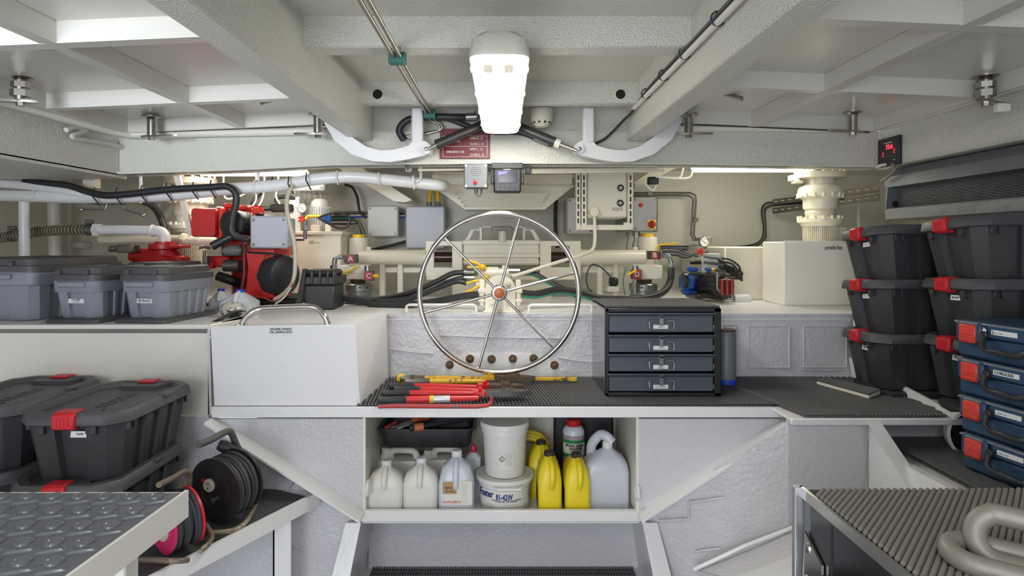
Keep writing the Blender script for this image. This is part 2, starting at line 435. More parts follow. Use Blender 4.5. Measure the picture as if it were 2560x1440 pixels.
for q in (((742, 1184), (728, 1210), (706, 1246)), ((640, 1240), (672, 1236), (706, 1246)), ((690, 1350), (730, 1372), (800, 1400)), ((600, 1110), (680, 1170), (742, 1184))):
    b.tube(smooth([P(x, y, 2.648) for x, y in q], 4), .0045, 6)
struct('wall_lower', b, 'light grey lumpy painted wall below the shelf')
b = MB('white_paint')
for s in (-1, 1):
    X0 = -.585 if s < 0 else .572
    b.poly([Vector((X0, 2.95, CB - .04)), Vector((X0, 2.62, CB - .04)), Vector((X0 + s * .05, 2.50, 0)), Vector((X0 + s * .05, 2.95, 0))], (s * .012, 0, 0))
    b.poly([Vector((X0 - s * .002, 2.62, CB - .045)), Vector((X0 + s * .06, 2.62, CB - .045)), Vector((X0 + s * .135, 2.50, 0)), Vector((X0 + s * .055, 2.50, 0))], (0, .012, 0))
struct('trim_2', b, 'pair of white bracket flanges below the open locker')
# right platform, bracket and recessed wall
b = MB('white_paint')
b.poly([Vector((1.1, 2.455, SZ - .012)), Vector((1.95, 2.455, SZ - .012)), Vector((2.95, 2.455, SZ - .012)), Vector((2.95, 3.2, SZ - .012)), Vector((1.1, 3.2, SZ - .012))], (0, 0, .011))
b.bx(1.1, 2.95, 2.44, 2.46, SZ - .026, SZ - .001, .003)
b.poly([P(2122, 893, 3.16), P(2392, 1036, 2.47), P(2372, 1040, 2.47), P(2130, 948, 3.16)], (.012, 0, 0))
b.mat('grey_paint').bx(1.38, 2.95, 2.62, 2.64, SZ - .3, SZ - .012)
b.mat('white_paint').poly([P(2166, 1052, 2.44), P(2200, 1052, 2.44), P(2320, 1230, 2.30), P(2284, 1230, 2.30)], (0, .012, 0))
b.poly([P(2172, 1052, 2.455), P(2290, 1236, 2.31), P(2172, 1236, 2.455)], (.01, .004, 0))
struct('trim_3', b, 'white steel platform and bracket below the black totes')
PZ2 = E - .83
b = MB('white_paint').bx(1.5, 2.95, 1.55, 2.62, PZ2 - .03, PZ2); b.bx(1.48, 1.52, 1.55, 2.40, PZ2 - .06, PZ2 + .012, .004)
struct('trim_4', b, 'lower steel platform carrying the blue tool cases')
b = MB('grey_paint').poly([P(1738, 1424, 2.52), P(1995, 1316, 2.46), P(1995, 1386, 2.28), P(1830, 1446, 2.30)], (0, .015, -.01))
b.mat('white_paint').poly([P(1825, 1446, 2.30), P(1995, 1384, 2.28), P(2010, 1470, 1.9), P(1850, 1470, 2.0)], (0, 0, -.012)); b.tube([P(1735, 1424, 2.50), P(1860, 1366, 2.46), P(1995, 1314, 2.44)], .008, 8)
struct('trim_5', b, 'white sloping stringer at the foot of the lower wall')
# ---------------------------------------------------------------- deckhead
GZ = E + .545
b = MB('orange_peel').bx(-.82, .78, -1.5, 3.5, E + .80, E + .83)
for Y0, Y1 in ((2.26, 2.36), (3.18, 3.24), (1.3, 1.4)): b.bx(-.72, .68, Y0, Y1, E + .69, E + .81, .006)
b.bx(-.8, .76, 3.5, 3.56, E + .42, E + .83)
cl = struct('ceiling', b, 'cream textured deckhead between the two long girders')
for x in (944, 1551):
    c = P(x, 236, 3.178); m = MB('dark_hole').lathe([(.024, 0), (.024, .004)], c, (0, -1, 0), 20)
    m.mat('cream').torus(c, (0, -1, 0), .025, .004, 20, 6); part('lightening_hole', m, cl)
b = MB('orange_peel').bx(-.81, -.705, -1.5, 3.44, GZ, E + .82, .006); struct('trim_6', b, 'left-hand white longitudinal girder under the deckhead')
b = MB('orange_peel').bx(.665, .767, -1.5, 3.44, GZ, E + .82, .006); struct('trim_7', b, 'right-hand white longitudinal girder under the deckhead')
# transverse beam at the end of the hatches, cambered
bot = [(-2.07, .368), (-1.42, .388), (-.92, .415), (0, .425), (.95, .42), (2.03, .405)]
top = [(2.03, .60), (.8, .60), (-.8, .60), (-2.07, .575)]
b = MB('orange_peel').poly([Vector((x, 3.45, E + z)) for x, z in bot + top], (0, .05, 0))
b.poly([Vector((x, 3.43, E + z)) for x, z in bot] + [Vector((x, 3.43, E + z + .014)) for x, z in bot[::-1]], (0, .14, 0))
struct('trim_8', b, 'cream transverse beam crossing behind the lamp')
# hatch coamings and side decks
b = MB('orange_peel').bx(-2.12, -2.07, -1.5, 3.45, E + .36, E + .575, .004); b.bx(-3.4, -2.07, -1.5, 3.52, E + .35, E + .37)
struct('trim_9', b, 'cream hatch side frame above the grey totes')
b = MB('orange_peel').bx(2.03, 2.08, -1.5, 3.45, E + .402, E + .62, .004); b.bx(2.03, 3.0, -1.5, 3.52, E + .405, E + .42)
struct('trim_10', b, 'cream hatch side frame above the radiator')
b = MB('orange_peel').poly([Vector((-3.4, 3.5, E + .50)), Vector((-1, 3.5, E + .60)), Vector((1, 3.5, E + .60)), Vector((3.0, 3.5, E + .52)), Vector((3.0, 3.5, E + .56)), Vector((-3.4, 3.5, E + .56))], (0, 1.55, 0))
struct('ceiling_aft', b, 'cream deckhead over the steering gear')
b = MB('hatch_paint').bx(-3.4, 3.0, -1.5, 3.6, E + .84, E + .9); struct('ceiling_deck', b, 'steel deck above the hatches')
# rails along the hatch openings
def rail(name, pts, lab):
    b = MB('cream').tube(pts, .022, 10); return single(name, b, lab, 'rail')
rail('hatch_rail', [Vector((-2.03, .2, E + .575)), Vector((-2.03, 3.3, E + .575)), Vector((-1.97, 3.4, E + .575)), Vector((-.84, 3.42, E + .60))], 'cream hatch seat rail round the left-hand hatch opening')
rail('hatch_rail', [Vector((1.99, .2, E + .61)), Vector((1.99, 3.3, E + .61)), Vector((1.93, 3.4, E + .605)), Vector((.80, 3.42, E + .615))], 'cream hatch seat rail round the right-hand hatch opening')
# hatch covers
def hatch(s, xo, xi, z_o, z_i, xl, ys, lab):
    r = thing('hatch_cover', lab, 'hatch', ((xo + xi) / 2, 1.5, E + z_o))
    zz = lambda x: E + z_o + (z_i - z_o) * (x - xo) / (xi - xo)
    H, W = .068, .052
    m = MB('hatch_paint').poly([Vector((xo, 0, zz(xo) + H)), Vector((xi, 0, zz(xi) + H)), Vector((xi, 0, zz(xi) + H + .012)), Vector((xo, 0, zz(xo) + H + .012))], (0, 3.40, 0)); part('plate', m, r)
    for y in ys:
        m = MB('hatch_paint').poly([Vector((xo, y, zz(xo))), Vector((xi, y, zz(xi))), Vector((xi, y, zz(xi) + H)), Vector((xo, y, zz(xo) + H))], (0, W if y < 3.3 else .02, 0)); part('rib', m, r)
    for x, wd in ((xl, W), (xo, .02), (xi - (.02 if xi > xo else -.02) * 1, .02)):
        m = MB('hatch_paint').poly([Vector((x - wd / 2, 0, zz(x))), Vector((x + wd / 2, 0, zz(x))), Vector((x + wd / 2, 0, zz(x) + H)), Vector((x - wd / 2, 0, zz(x) + H))], (0, 3.38, 0)); part('rib', m, r)
    m = MB('gasket').poly([Vector((xo, 3.382, zz(xo) - .003)), Vector((xi, 3.382, zz(xi) - .003)), Vector((xi, 3.382, zz(xi) + .004)), Vector((xo, 3.382, zz(xo) + .004))], (0, .015, 0)); part('gasket', m, r)
    return r
hatch(-1, -1.98, -.83, .578, .628, -1.38, (1.1, 1.94, 2.76, 3.36), 'ribbed hatch cover lit bluish white on its ribs, left of the lamp')
hatch(1, 1.94, .79, .585, .635, 1.32, (1.0, 1.80, 2.58, 3.34), 'ribbed hatch cover with shaded ribs, right of the lamp')
# hatch dogs
def dog(c, lever, lab, L=.13, hexd=False):
    c = Vector(c); r = thing('hatch_dog', lab, 'clamp', c - Vector((0, 0, .13)), group='hatch dogs')
    m = MB('steel').lathe([(.047, 0), (.047, -.008), (.03, -.012), (.022, -.02)], c, (0, 0, 1), 20); part('flange', m, r)
    m = MB('steel').lathe([(.022, -.015), (.022, -.1), (.018, -.105)], c, (0, 0, 1), 16)
    if hexd:
        m.hexn(c - Vector((0, 0, .05)), (0, 0, 1), .034, .022); m.hexn(c - Vector((0, 0, .085)), (0, 0, 1), .036, .026)
    part('spindle', m, r)
    d = Vector(lever).normalized(); z = c - Vector((0, 0, .108)); n = Vector((0, 0, 1)).cross(d)
    m = MB('steel').poly([z - d * .06 - n * .008, z - d * .02 - n * .02, z + d * L - n * .012, z + d * (L + .02), z + d * L + n * .012, z - d * .02 + n * .02, z - d * .06 + n * .008], (0, 0, .01)); part('lever', m, r)
    m = MB('steel').hexn(z - Vector((0, 0, .014)), (0, 0, 1), .016, .014); part('nut', m, r)
dog((-1.90, 2.52, E + .66), (-.9, -.2, 0), 'hatch dog with hex collar above the far left grey tote', .12, True)
dog((-1.79, 3.26, E + .645), (1, -.25, 0), 'hatch dog in the far corner of the left-hand hatch')
dog((-.95, 3.28, E + .66), (-1, -.1, 0), 'hatch dog beside the left-hand girder end', .1)
dog((1.90, 2.52, E + .66), (.9, .5, 0), 'hatch dog with hex collar above the radiator', .14, True)
dog((1.77, 3.24, E + .665), (-1, -.25, 0), 'hatch dog in the far corner of the right-hand hatch')
dog((.95, 3.28, E + .66), (1, -.15, 0), 'hatch dog beside the right-hand girder end', .1)
b = MB('steel').cyl(P(653, 257, 2.95), P(745, 230, 3.1), .011, 10); single('hatch_lever', b, 'short steel lever rod poking past the left-hand girder', 'lever')
b = MB('steel').cyl(P(1856, 247, 2.95), P(1780, 226, 3.05), .011, 10); single('hatch_lever', b, 'short steel lever rod poking past the right-hand girder', 'lever')
m = MB('cream'); c = P(2505, 270, 2.45); m.box(c, (.05, .03, .034), .004); single('stop_block', m, 'small cream stop block under the clamp above the radiator', 'block')
# flexible conduit on the left coaming
pts = [P(x, y, 2.05 * F / (VX - x)) for x, y in ((165, 325), (190, 318), (215, 325), (180, 340), (200, 348), (250, 356), (312, 370))]
b = MB('cable_white').tube(smooth(pts, 8), .012, 8); single('flexible_conduit', b, 'ribbed white flexible conduit looped on the left-hand hatch frame', 'conduit')
# ---------------------------------------------------------------- lamp
LX, LY = -.012, 2.635
lamp = thing('ceiling_lamp', 'long fluorescent lamp glowing white under the deckhead centre', 'lamp', (LX, LY, E + .56))
def ringz(pl_, z, cx=LX, cy=LY): return [Vector((cx + x, cy + y, E + z)) for x, y in pl_]
m = MB('lamp_body').loft([ringz(rrect(.094, .665, .045), .580), ringz(rrect(.096, .668, .045), .588), ringz(rrect(.092, .662, .045), .612), ringz(rrect(.088, .655, .045), .640), ringz(rrect(.062, .63, .04), .664)]); bd = part('housing', m, lamp)
m = MB('lamp_lens').loft([ringz(rrect(.066, .625, .05), .556), ringz(rrect(.082, .645, .05), .560), ringz(rrect(.089, .655, .045), .568), ringz(rrect(.091, .660, .045), .580)]); 
m.mat('lamp_cap'); kc = m.cur
for i_, f_ in enumerate(m.f):
    cy_ = sum(m.v[j][1] for j in f_) / len(f_); cz_ = sum(m.v[j][2] for j in f_) / len(f_)
    if cy_ - LY > .632 and cz_ > E + .5565: m.mi[i_] = kc  # far lens end made unlit, added to keep glare off the beam
part('diffuser', m, lamp, 'glowing diffuser')
for x in (-.05, 0, .05):
    m = MB('lamp_cap').torus((LX + x, LY - .664 + .012, E + .627), (0, -1, .55), .017, .0016, 22, 6); part('knockout', m, bd)
m = MB('lamp_body')
for y in (-.32, .58): m.bx(LX - .04, LX + .04, LY + y, LY + y + .05, E + .655, E + .69)
part('mounting_foot', m, bd)
for x in (-.036, .03):
    m = MB('lamp_tube_end').loft([[Vector((LX + x + a_, LY - .592 + b_, E + z_)) for a_, b_ in rrect(.014, .048, .012, 3)] for z_ in (.5552, .5564)]); part('tube_end', m, lamp)
for s in (-1, 1):
    for y in (-.5, -.15, .2, .5):
        m = MB('lamp_body').box((LX + s * .095, LY + y, E + .580), (.007, .03, .018), .002); part('clip', m, lamp)
def rear_lamp(x0, x1, py, Y, lab):
    a, c = P(x0, py, Y), P(x1, py, Y); r = thing('tube_lamp', lab, 'lamp', ((a.x + c.x) / 2, Y, a.z))
    m = MB('lamp_lens_rear').bx(a.x, c.x, Y - .08, Y + .08, a.z, a.z + .045, .02); part('diffuser', m, r)
    m = MB('lamp_body').bx(a.x - .01, c.x + .01, Y - .085, Y + .085, a.z + .042, a.z + .075, .008); part('housing', m, r)
    m = MB('lamp_body')
    for t in (.2, .8): m.bx(a.x + (c.x - a.x) * t - .015, a.x + (c.x - a.x) * t + .015, Y - .02, Y + .02, a.z + .07, a.z + .16)
    part('hanger', m, r)
rear_lamp(495, 765, 438, 3.95, 'lit tube lamp over the red engine')
rear_lamp(1735, 2035, 428, 3.95, 'lit tube lamp over the portable fans locker')
# ---------------------------------------------------------------- instruction sign
a, c = P(1100, 322, 3.445), P(1225, 397, 3.445)
sg = thing('instruction_sign', 'dark red valve instruction sign on the transverse beam', 'sign', ((a.x + c.x) / 2, 3.445, c.z))
part('plate', MB('sign_red').bx(a.x, c.x, 3.440, 3.4495, c.z, a.z, .001), sg)
m = MB('white_print')
def pline(m, x0, y0, x1, y1, Y, w=.0008):
    p, q = P(x0, y0, Y), P(x1, y1, Y); m.bx(min(p.x, q.x) - w, max(p.x, q.x) + w, Y, Y + .001, min(p.z, q.z) - w, max(p.z, q.z) + w)
for q in ((1107, 340, 1218, 340), (1107, 366, 1218, 366), (1107, 392, 1218, 392), (1107, 340, 1107, 392), (1218, 340, 1218, 392)): pline(m, *q, 3.4388)
part('border_line', m, sg)
for s, x, y, wd in (('NORMAL USE', 1130, 354, 42), ('OPEN A - B', 1190, 346, 32), ('CLOSE C - D', 1192, 360, 34), ('EMERGENCY USE', 1138, 380, 44), ('OPEN C - D', 1190, 373, 32), ('CLOSE A - B', 1192, 387, 34)):
    text(s, .016, P(x, y, 3.4392), XP, ZP, 'white_print', sg, width=wd * 3.44 / F)
# ---------------------------------------------------------------- gooseneck hinge arms and struts
def arm(s, lab):
    Y = 3.30; fx = lambda x: x if s < 0 else 2 * 1258 - x - 2
    out = [(800, 270), (812, 310), (835, 350), (880, 386), (930, 403), (975, 405), (1020, 398), (1062, 388), (1080, 377), (1078, 364), (1066, 354), (1050, 350)]
    inn = [(1032, 352), (1022, 364), (985, 374), (950, 376), (915, 366), (882, 344), (862, 315), (850, 270)]
    r = thing('hinge_arm', lab, 'hinge', (P(fx(950), 405, Y).x, Y, P(950, 405, Y).z))
    m = MB('smooth_white').poly([P(fx(x), y, Y) for x, y in out + inn], (0, .05, 0)); part('gooseneck', m, r)
    m = MB('smooth_white'); p, q = P(fx(1028), 268, Y), P(fx(1056), 268, Y)
    m.bx(min(p.x, q.x), max(p.x, q.x), Y - .005, Y + .055, P(0, 358, Y).z, p.z, .008); part('post', m, r)
    c = P(fx(1066), 372, Y - .012); m = MB('smooth_white').lathe([(.026, 0), (.026, .075)], c, (0, 1, 0), 18); m.mat('steel').lathe([(.009, 0), (.009, .012), (.004, .014)], c, (0, -1, 0), 12); part('pivot', m, r)
arm(-1, 'white curved gooseneck hinge arm left of the red sign'); arm(1, 'white curved gooseneck hinge arm right of the lamp')
def strut(pts, rb, lab, col='smooth_white'):
    r = thing('gas_strut', lab, 'strut', pts[-1])
    part('cylinder', MB('black_plastic').cyl(pts[1], pts[2], rb, 16), r); part('rod', MB('chrome').cyl(pts[0], pts[1], rb * .42, 12), r)
    part('collar', MB(col).cyl(pts[1].lerp(pts[0], .12), pts[1].lerp(pts[2], .06), rb * 1.1, 16), r)
strut([P(1072, 373, 3.27), P(1094, 361, 3.28), P(1225, 304, 3.36)], .024, 'black strut running from the left gooseneck arm up behind the lamp', 'black_plastic')
strut([P(1442, 377, 3.27), P(1396, 359, 3.28), P(1285, 312, 3.36)], .024, 'black strut with chrome rod running to the right gooseneck arm', 'lamp_cap')
b = MB('hose_black').tube(smooth([P(1010, 350, 3.40), P(998, 325, 3.40), P(1020, 300, 3.40), P(1070, 293, 3.40), P(1130, 293, 3.40), P(1165, 293, 3.42)], 6), .019, 10)
b.mat('zinc').cyl(P(1165, 293, 3.42), P(1192, 292, 3.42), .022, 12); b.cyl(P(1192, 292, 3.42), P(1192, 278, 3.42), .014, 10)
single('hydraulic_hose', b, 'black hose with metal end curling above the red sign', 'hose')
b = MB('hose_black').tube(smooth([P(1075, 290, 3.43), P(1120, 297, 3.43), P(1170, 315, 3.44), P(1230, 330, 3.44), P(1300, 332, 3.43), P(1350, 350, 3.42), P(1380, 362, 3.42)], 6), .014, 10)
b.mat('zinc').cyl(P(1335, 345, 3.425), P(1372, 360, 3.42), .017, 10)
single('hydraulic_hose', b, 'black hose sagging behind the lamp end', 'hose')
# smoke detector
c = P(1354, 288, 3.36); sd = thing('smoke_detector', 'white round smoke detector beside the far lamp end', 'detector', c - Vector((0, 0, .07)))
part('base', MB('lamp_cap').lathe([(.062, .03), (.062, 0), (.058, -.006)], c, (0, 0, 1), 24).cyl(c + Vector((0, 0, .025)), c + Vector((0, 0, .4)), .012), sd)
part('dome', MB('lamp_body').lathe([(.058, -.004), (.058, -.028), (.05, -.034), (.046, -.05), (.038, -.052), (.034, -.062), (.012, -.066)], c, (0, 0, 1), 24), sd)
m = MB('dark_hole')
for i in range(10):
    t = 2 * math.pi * i / 10; m.box(c + Vector((.0475 * math.cos(t), .0475 * math.sin(t), -.042)), (.012, .004, .009), 0, Matrix.Rotation(t + math.pi / 2, 3, 'Z'))
part('vent', m, sd)
# stainless twin pipes under the deckhead
tp = thing('twin_pipe', 'pair of slim stainless pipes with green clamps left of the lamp', 'pipe', (-.385, 2.6, E + .66))
for k, x in enumerate((-.397, -.372)):
    pts = [Vector((x, 1.2, E + .672)), Vector((x, 3.36, E + .672)), Vector((x + .01, 3.40, E + .65)), P(1092 + 8 * k, 310, 3.42), P(1098 + 6 * k, 322, 3.43), P(1085, 330, 3.43), P(1010, 342 + 6 * k, 3.43)]
    part('pipe', MB('steel').tube(smooth(pts[:2], 2) + smooth(pts[1:], 5)[1:], .0075, 10), tp)
for y in (2.33, 3.34):
    part('clamp', MB('teal').box((-.385, y, E + .672), (.062, .035, .046), .004), tp)
b = MB('dull_steel').cyl(P(1012, 405, 3.45), P(1022, 425, 3.44), .01, 10); b.box(P(1022, 425, 3.45), (.04, .03, .03), .004)
single('pipe_clamp', b, 'small steel pipe clamp under the beam left of the grey speaker box', 'clamp')
# cables along the right girder
for k, (m_, r_, lab) in enumerate((('cable_black', .0075, 'black cable clipped along the right-hand girder'), ('cable_white', .0105, 'white conduit clipped along the right-hand girder'))):
    x = .645; z = E + .685 - k * .022
    pts = [Vector((x, .9, z)), Vector((x, 2.0, z)), Vector((x, 2.8, z)), Vector((x, 3.20, z - .03)), P(1560 - 6 * k, 300 + 4 * k, 3.34), P(1515, 345 + 5 * k, 3.40), P(1480, 362, 3.42)] if k == 0 else [Vector((x, .9, z)), Vector((x, 2.0, z)), Vector((x, 3.15, z))]
    b = MB(m_).tube(smooth(pts, 6), r_, 8)
    single('girder_cable', b, lab, 'cable')
for i, y in enumerate((1.55, 1.93, 2.28, 2.58, 2.9)):
    b = MB('cable_black').torus((.648, y, E + .676), (0, 1, 0), .022, .003, 16, 6); single('cable_tie', b, ORD[i] + ' black tie, counted from the near end, on the right-hand girder cables', 'cable tie', 'girder cable ties')
# digital display on the side frame
yd0, yd1, zd0, zd1 = 3.44, 3.255, E + .402, E + .55
dp = thing('digital_display', 'small black digital panel with red 73.6 readout', 'display', (2.025, 3.35, zd0))
part('panel', MB('black_plastic').bx(2.014, 2.0295, yd1, yd0, zd0, zd1, .002), dp)
UY = Vector((0, -1, 0))
def dpt(u, v): return Vector((2.0125, yd0 + (yd1 - yd0) * u, zd1 + (zd0 - zd1) * v))
text('73.6', .034, dpt(.55, .34), UY, ZP, 'led_red', dp, 'red_readout')
text('Channel Expansion', .009, dpt(.5, .18), UY, ZP, 'white_print', dp)
for v in (.5, .56, .62):
    text('----', .012, dpt(.26, v), UY, ZP, 'led_red', dp); text('----', .012, dpt(.78, v - .06), UY, ZP, 'led_red', dp)
for u in (.25, .42, .6, .78):
    m = MB('cable_grey')
    for q in ((-.055, 0, .055), (.055, 0, .055)):
        m.box(dpt(u + q[0], .69), (.001, .001, .011))
    m.box(dpt(u, .66), (.001, .02, .001)); m.box(dpt(u, .725), (.001, .02, .001)); part('key', m, dp)
text('ENTER', .006, dpt(.78, .82), UY, ZP, 'white_print', dp); text('power', .006, dpt(.28, .92), UY, ZP, 'cable_grey', dp)
# ---------------------------------------------------------------- radiator under the right side frame
rd = thing('radiator', 'long dark grey painted radiator under the right-hand side frame', 'radiator', (2.2, 2.6, E + .12))
y0, y1 = 1.5, 3.44
part('top_beam', MB('radiator_grey').poly([Vector((2.05, y0, E + .295)), Vector((2.05, y0, E + .35)), Vector((2.09, y0, E + .395)), Vector((2.4, y0, E + .395)), Vector((2.4, y0, E + .295))], (0, y1 - y0, 0)), rd)
part('core', MB('radiator_fin').bx(2.14, 2.38, y0, y1 - .02, E + .15, E + .30), rd)
part('bottom_rail', MB('radiator_worn').bx(2.05, 2.42, y0, y1, E + .122, E + .182, .006), rd)
part('end_plate', MB('radiator_grey').poly([Vector((2.05, y1 - .012, E + .18)), Vector((2.06, y1 - .012, E + .30)), Vector((2.4, y1 - .012, E + .30)), Vector((2.4, y1 - .012, E + .18))], (0, .012, 0)), rd)
m = MB('radiator_grey')
for i in range(17): m.bx(2.105, 2.145, y0, y1 - .03, E + .186 + i * .0066, E + .189 + i * .0066)
part('fins', m, rd, None, 'stuff')
part('drain_hole', MB('dark_hole').lathe([(.017, 0), (.017, .006)], (2.1, y1 - .012, E + .208), (0, -1, 0), 16), rd)
m = MB('radiator_grey')
for t in (1.9, 2.7, 3.38): m.bx(2.2, 2.26, t, t + .04, E + .39, E + .41)
part('hanger', m, rd)
b = MB('cable_grey').tube(smooth([P(2232, 410, 3.30), P(2236, 425, 3.28), P(2222, 440, 3.35), P(2205, 452, 3.42)], 5), .009, 8); single('display_cable', b, 'short grey cable below the black digital panel', 'cable')
b = MB('lamp_body').torus(P(2210, 416, 3.40), (0, .2, 1), .032, .008, 22, 8); single('cable_ring', b, 'white cable ring under the black digital panel', 'ring')
# ---------------------------------------------------------------- things on the steering flat
def pcyl(m, x0, y0, x1, y1, Y, rpx, seg=16, Y2=None): return m.cyl(P(x0, y0, Y), P(x1, y1, Y2 or Y), rpx * Y / F, seg)
def ptube(m, pts, Y, rpx, n=6, seg=10):
    q = [P(p[0], p[1], p[2] if len(p) > 2 else Y) for p in pts]; return m.tube(smooth(q, n), rpx * Y / F, seg)
def plathe(m, prof, x, Y, seg=24):
    "vertical turned body: prof of (radius px, y px)"
    z = [P(x, y, Y).z for _, y in prof]; c = P(x, 0, Y); return m.lathe([(r * Y / F, zz) for (r, _), zz in zip(prof, z)], (c.x, Y, 0), (0, 0, 1), seg)
def base(x, Y): return (P(x, 0, Y).x, Y, LZ)
G = 1.0
# -- hopper trunk under the deckhead, centre
tr = thing('trunk_housing', 'cream hopper shaped housing hanging behind the hand wheel', 'housing', (0, 4.3, P(0, 525, 4.2).z))
Y = 4.2
t0 = [P(1085, 468, Y), P(1430, 468, Y)]; b0 = [P(1162, 524, Y), P(1362, 524, Y)]
m = MB('machine_cream').loft([[b0[0], b0[1], b0[1] + Vector((0, .2, 0)), b0[0] + Vector((0, .2, 0))], [t0[0], t0[1], t0[1] + Vector((0, .45, 0)), t0[0] + Vector((0, .45, 0))], [P(1085, 430, Y), P(1430, 430, Y), P(1430, 430, Y) + Vector((0, .45, 0)), P(1085, 430, Y) + Vector((0, .45, 0))]])
part('hopper', m, tr)
m = MB('machine_cream').pbox(1080, 436, 1436, 444, Y - .012, .02); m.pbox(1080, 462, 1436, 467, Y - .012, .02); part('flange', m, tr)
m = MB('machine_cream').poly([P(1140, 482, Y - .028), P(1372, 482, Y - .028), P(1346, 518, Y - .008), P(1168, 518, Y - .008)], (0, .03, 0)); part('cover_plate', m, tr)
for x0, y0, x1, y1 in ((1136, 482, 1166, 520), (1376, 482, 1348, 520)):
    for t in (.1, .35, .6, .85):
        c = P(x0 + (x1 - x0) * t, y0 + (y1 - y0) * t, Y - .03); part('bolt', MB('machine_cream').hexn(c, (0, -1, .2), .008, .012), tr)
# knee brackets under the deckhead
for pts, lab in ((((845, 420), (905, 420), (1030, 500), (1010, 506), (985, 503)), 'cream knee bracket under the deckhead above the wall boxes'), (((1690, 420), (1640, 420), (1585, 455), (1588, 470)), 'cream knee bracket above the stainless switch box')):
    single('knee_bracket', MB('machine_cream').poly([P(x, y, 4.5) for x, y in pts], (0, .2, 0)), lab, 'bracket')
# -- steering ram assembly
RY = 4.15
sr = thing('steering_ram', 'cream hydraulic steering ram assembly behind the hand wheel', 'hydraulic ram', (0, RY, LZ))
for s, x0, x1 in ((-1, 898, 1066), (1, 1612, 1446)):
    m = MB('machine_cream'); c0, c1 = P(x0, 643, RY), P(x1, 643, RY)
    ax = (c1 - c0).normalized(); L = (c1 - c0).length; k = RY / F
    m.lathe([(10 * k, -4 * k), (17 * k, 0), (18.5 * k, 3 * k), (18.5 * k, L * .82), (19.5 * k, L * .83), (19.5 * k, L * .95), (22 * k, L * .96), (22 * k, L)], c0, ax, 28)
    cy = part('cylinder', m, sr)
    m = MB('machine_cream'); pcyl(m, x0 - s * 24, 625, x0 - s * 24, 617, RY, 6, 12); part('bleed_plug', m, cy)
    m = MB('machine_cream')   # yoke plate with a window
    if s < 0: X = (1064, 1085, 1130, 1156)
    else: X = (1350, 1378, 1424, 1452)
    m.pbox(X[0], 602, X[1], 692, RY - .03, .06); m.pbox(X[2], 602, X[3], 692, RY - .03, .06); m.pbox(X[0], 602, X[3], 615, RY - .031, .062); m.pbox(X[0], 668, X[3], 692, RY - .031, .062)
    part('yoke', m, sr)
m = MB('brown_rod').cyl(P(1060, 643, RY + .02), P(1450, 643, RY + .02), 13 * RY / F, 20); part('rod', m, sr)
m = MB('machine_cream').pbox(1156, 603, 1350, 663, RY - .015, .1, .012); m.pbox(1156, 600, 1350, 612, RY - .03, .12); m.pbox(1156, 634, 1350, 644, RY - .035, .1); part('crosshead', m, sr)
m = MB('machine_cream').pbox(1200, 565, 1312, 570, RY, .1); m.pbox(1198, 565, 1206, 604, RY, .1); m.pbox(1306, 565, 1314, 604, RY, .1)
for s in (-1, 1):
    q = [(1160, 604), (1178, 574), (1198, 572), (1198, 578), (1184, 580), (1172, 604)]
    if s > 0: q = [(2512 - x, y) for x, y in q]
    m.poly([P(x, y, RY) for x, y in q], (0, .05, 0))
part('top_bracket', m, sr)
m = MB('dull_steel').pbox(1229, 566, 1281, 577, RY - .02, .05); m.poly([P(1231, 576, RY - .02), P(1279, 576, RY - .02), P(1268, 590, RY - .02), P(1243, 590, RY - .02)], (0, .05, 0)); part('tiller_clamp', m, sr)
m = MB('machine_cream'); pcyl(m, 1256, 578, 1256, 605, RY - .03, 10); part('tiller_post', m, sr)
for x, y in ((1189, 582), (1320, 582), (1219, 576), (1290, 574)):
    part('bolt', MB('dull_steel').hexn(P(x, y, RY - .004), (0, -1, 0), .018, .02), sr)
for x in (955, 1000, 1500, 1540):   # legs under the cylinders
    m = MB('machine_cream').pbox(x - 7, 660, x + 7, 748, RY + .03, .05); part('support', m, sr)
m = MB('machine_cream').pbox(960, 668, 1065, 682, RY + .06, .06); m.pbox(1450, 665, 1560, 682, RY + .06, .06); m.pbox(1130, 690, 1380, 748, RY + .02, .2); m.pbox(1066, 690, 1450, 700, RY - .04, .24); part('bed_frame', m, sr)
# -- hydraulic motor heads A/C and B/D
def head(s, x, lab):
    Y = 3.95; fx = lambda px: x + s * (px - 895)
    r = thing('valve_block', lab, 'valve', (P(x, 0, Y).x, Y, LZ))
    def pb(m, a, y0, c, y1, YY, d, bev=.004): m.pbox(min(fx(a), fx(c)), y0, max(fx(a), fx(c)), y1, YY, d, bev); return m
    part('block', pb(MB('machine_cream'), 848, 663, 916, 699, Y - .06, .14, .006), r)
    m = MB('machine_cream').hexn(P(fx(858), 690, Y - .06), (0, -1, 0), .014, .012); part('plug', m, r)
    part('rust_ring', plathe(MB('rust'), [(17, 708), (19, 704), (19, 697)], fx(895), Y), r)
    part('drum', plathe(MB('zinc'), [(33, 748), (33, 738), (31, 737), (31, 728), (35, 726), (35, 711), (32, 708)], fx(897), Y, 28), r)
    for a in (878, 900, 918): part('drum_hole', MB('dark_hole').lathe([(.006, 0), (.006, .003)], P(fx(a), 719, Y - 33 * Y / F * math.cos((a - 897) / 34)) , (0, -1, 0), 10), r)
    return r
head(1, 895, 'cream valve block on a steel drum under letter A'); head(-1, 1610, 'cream valve block on a steel drum under letter B')
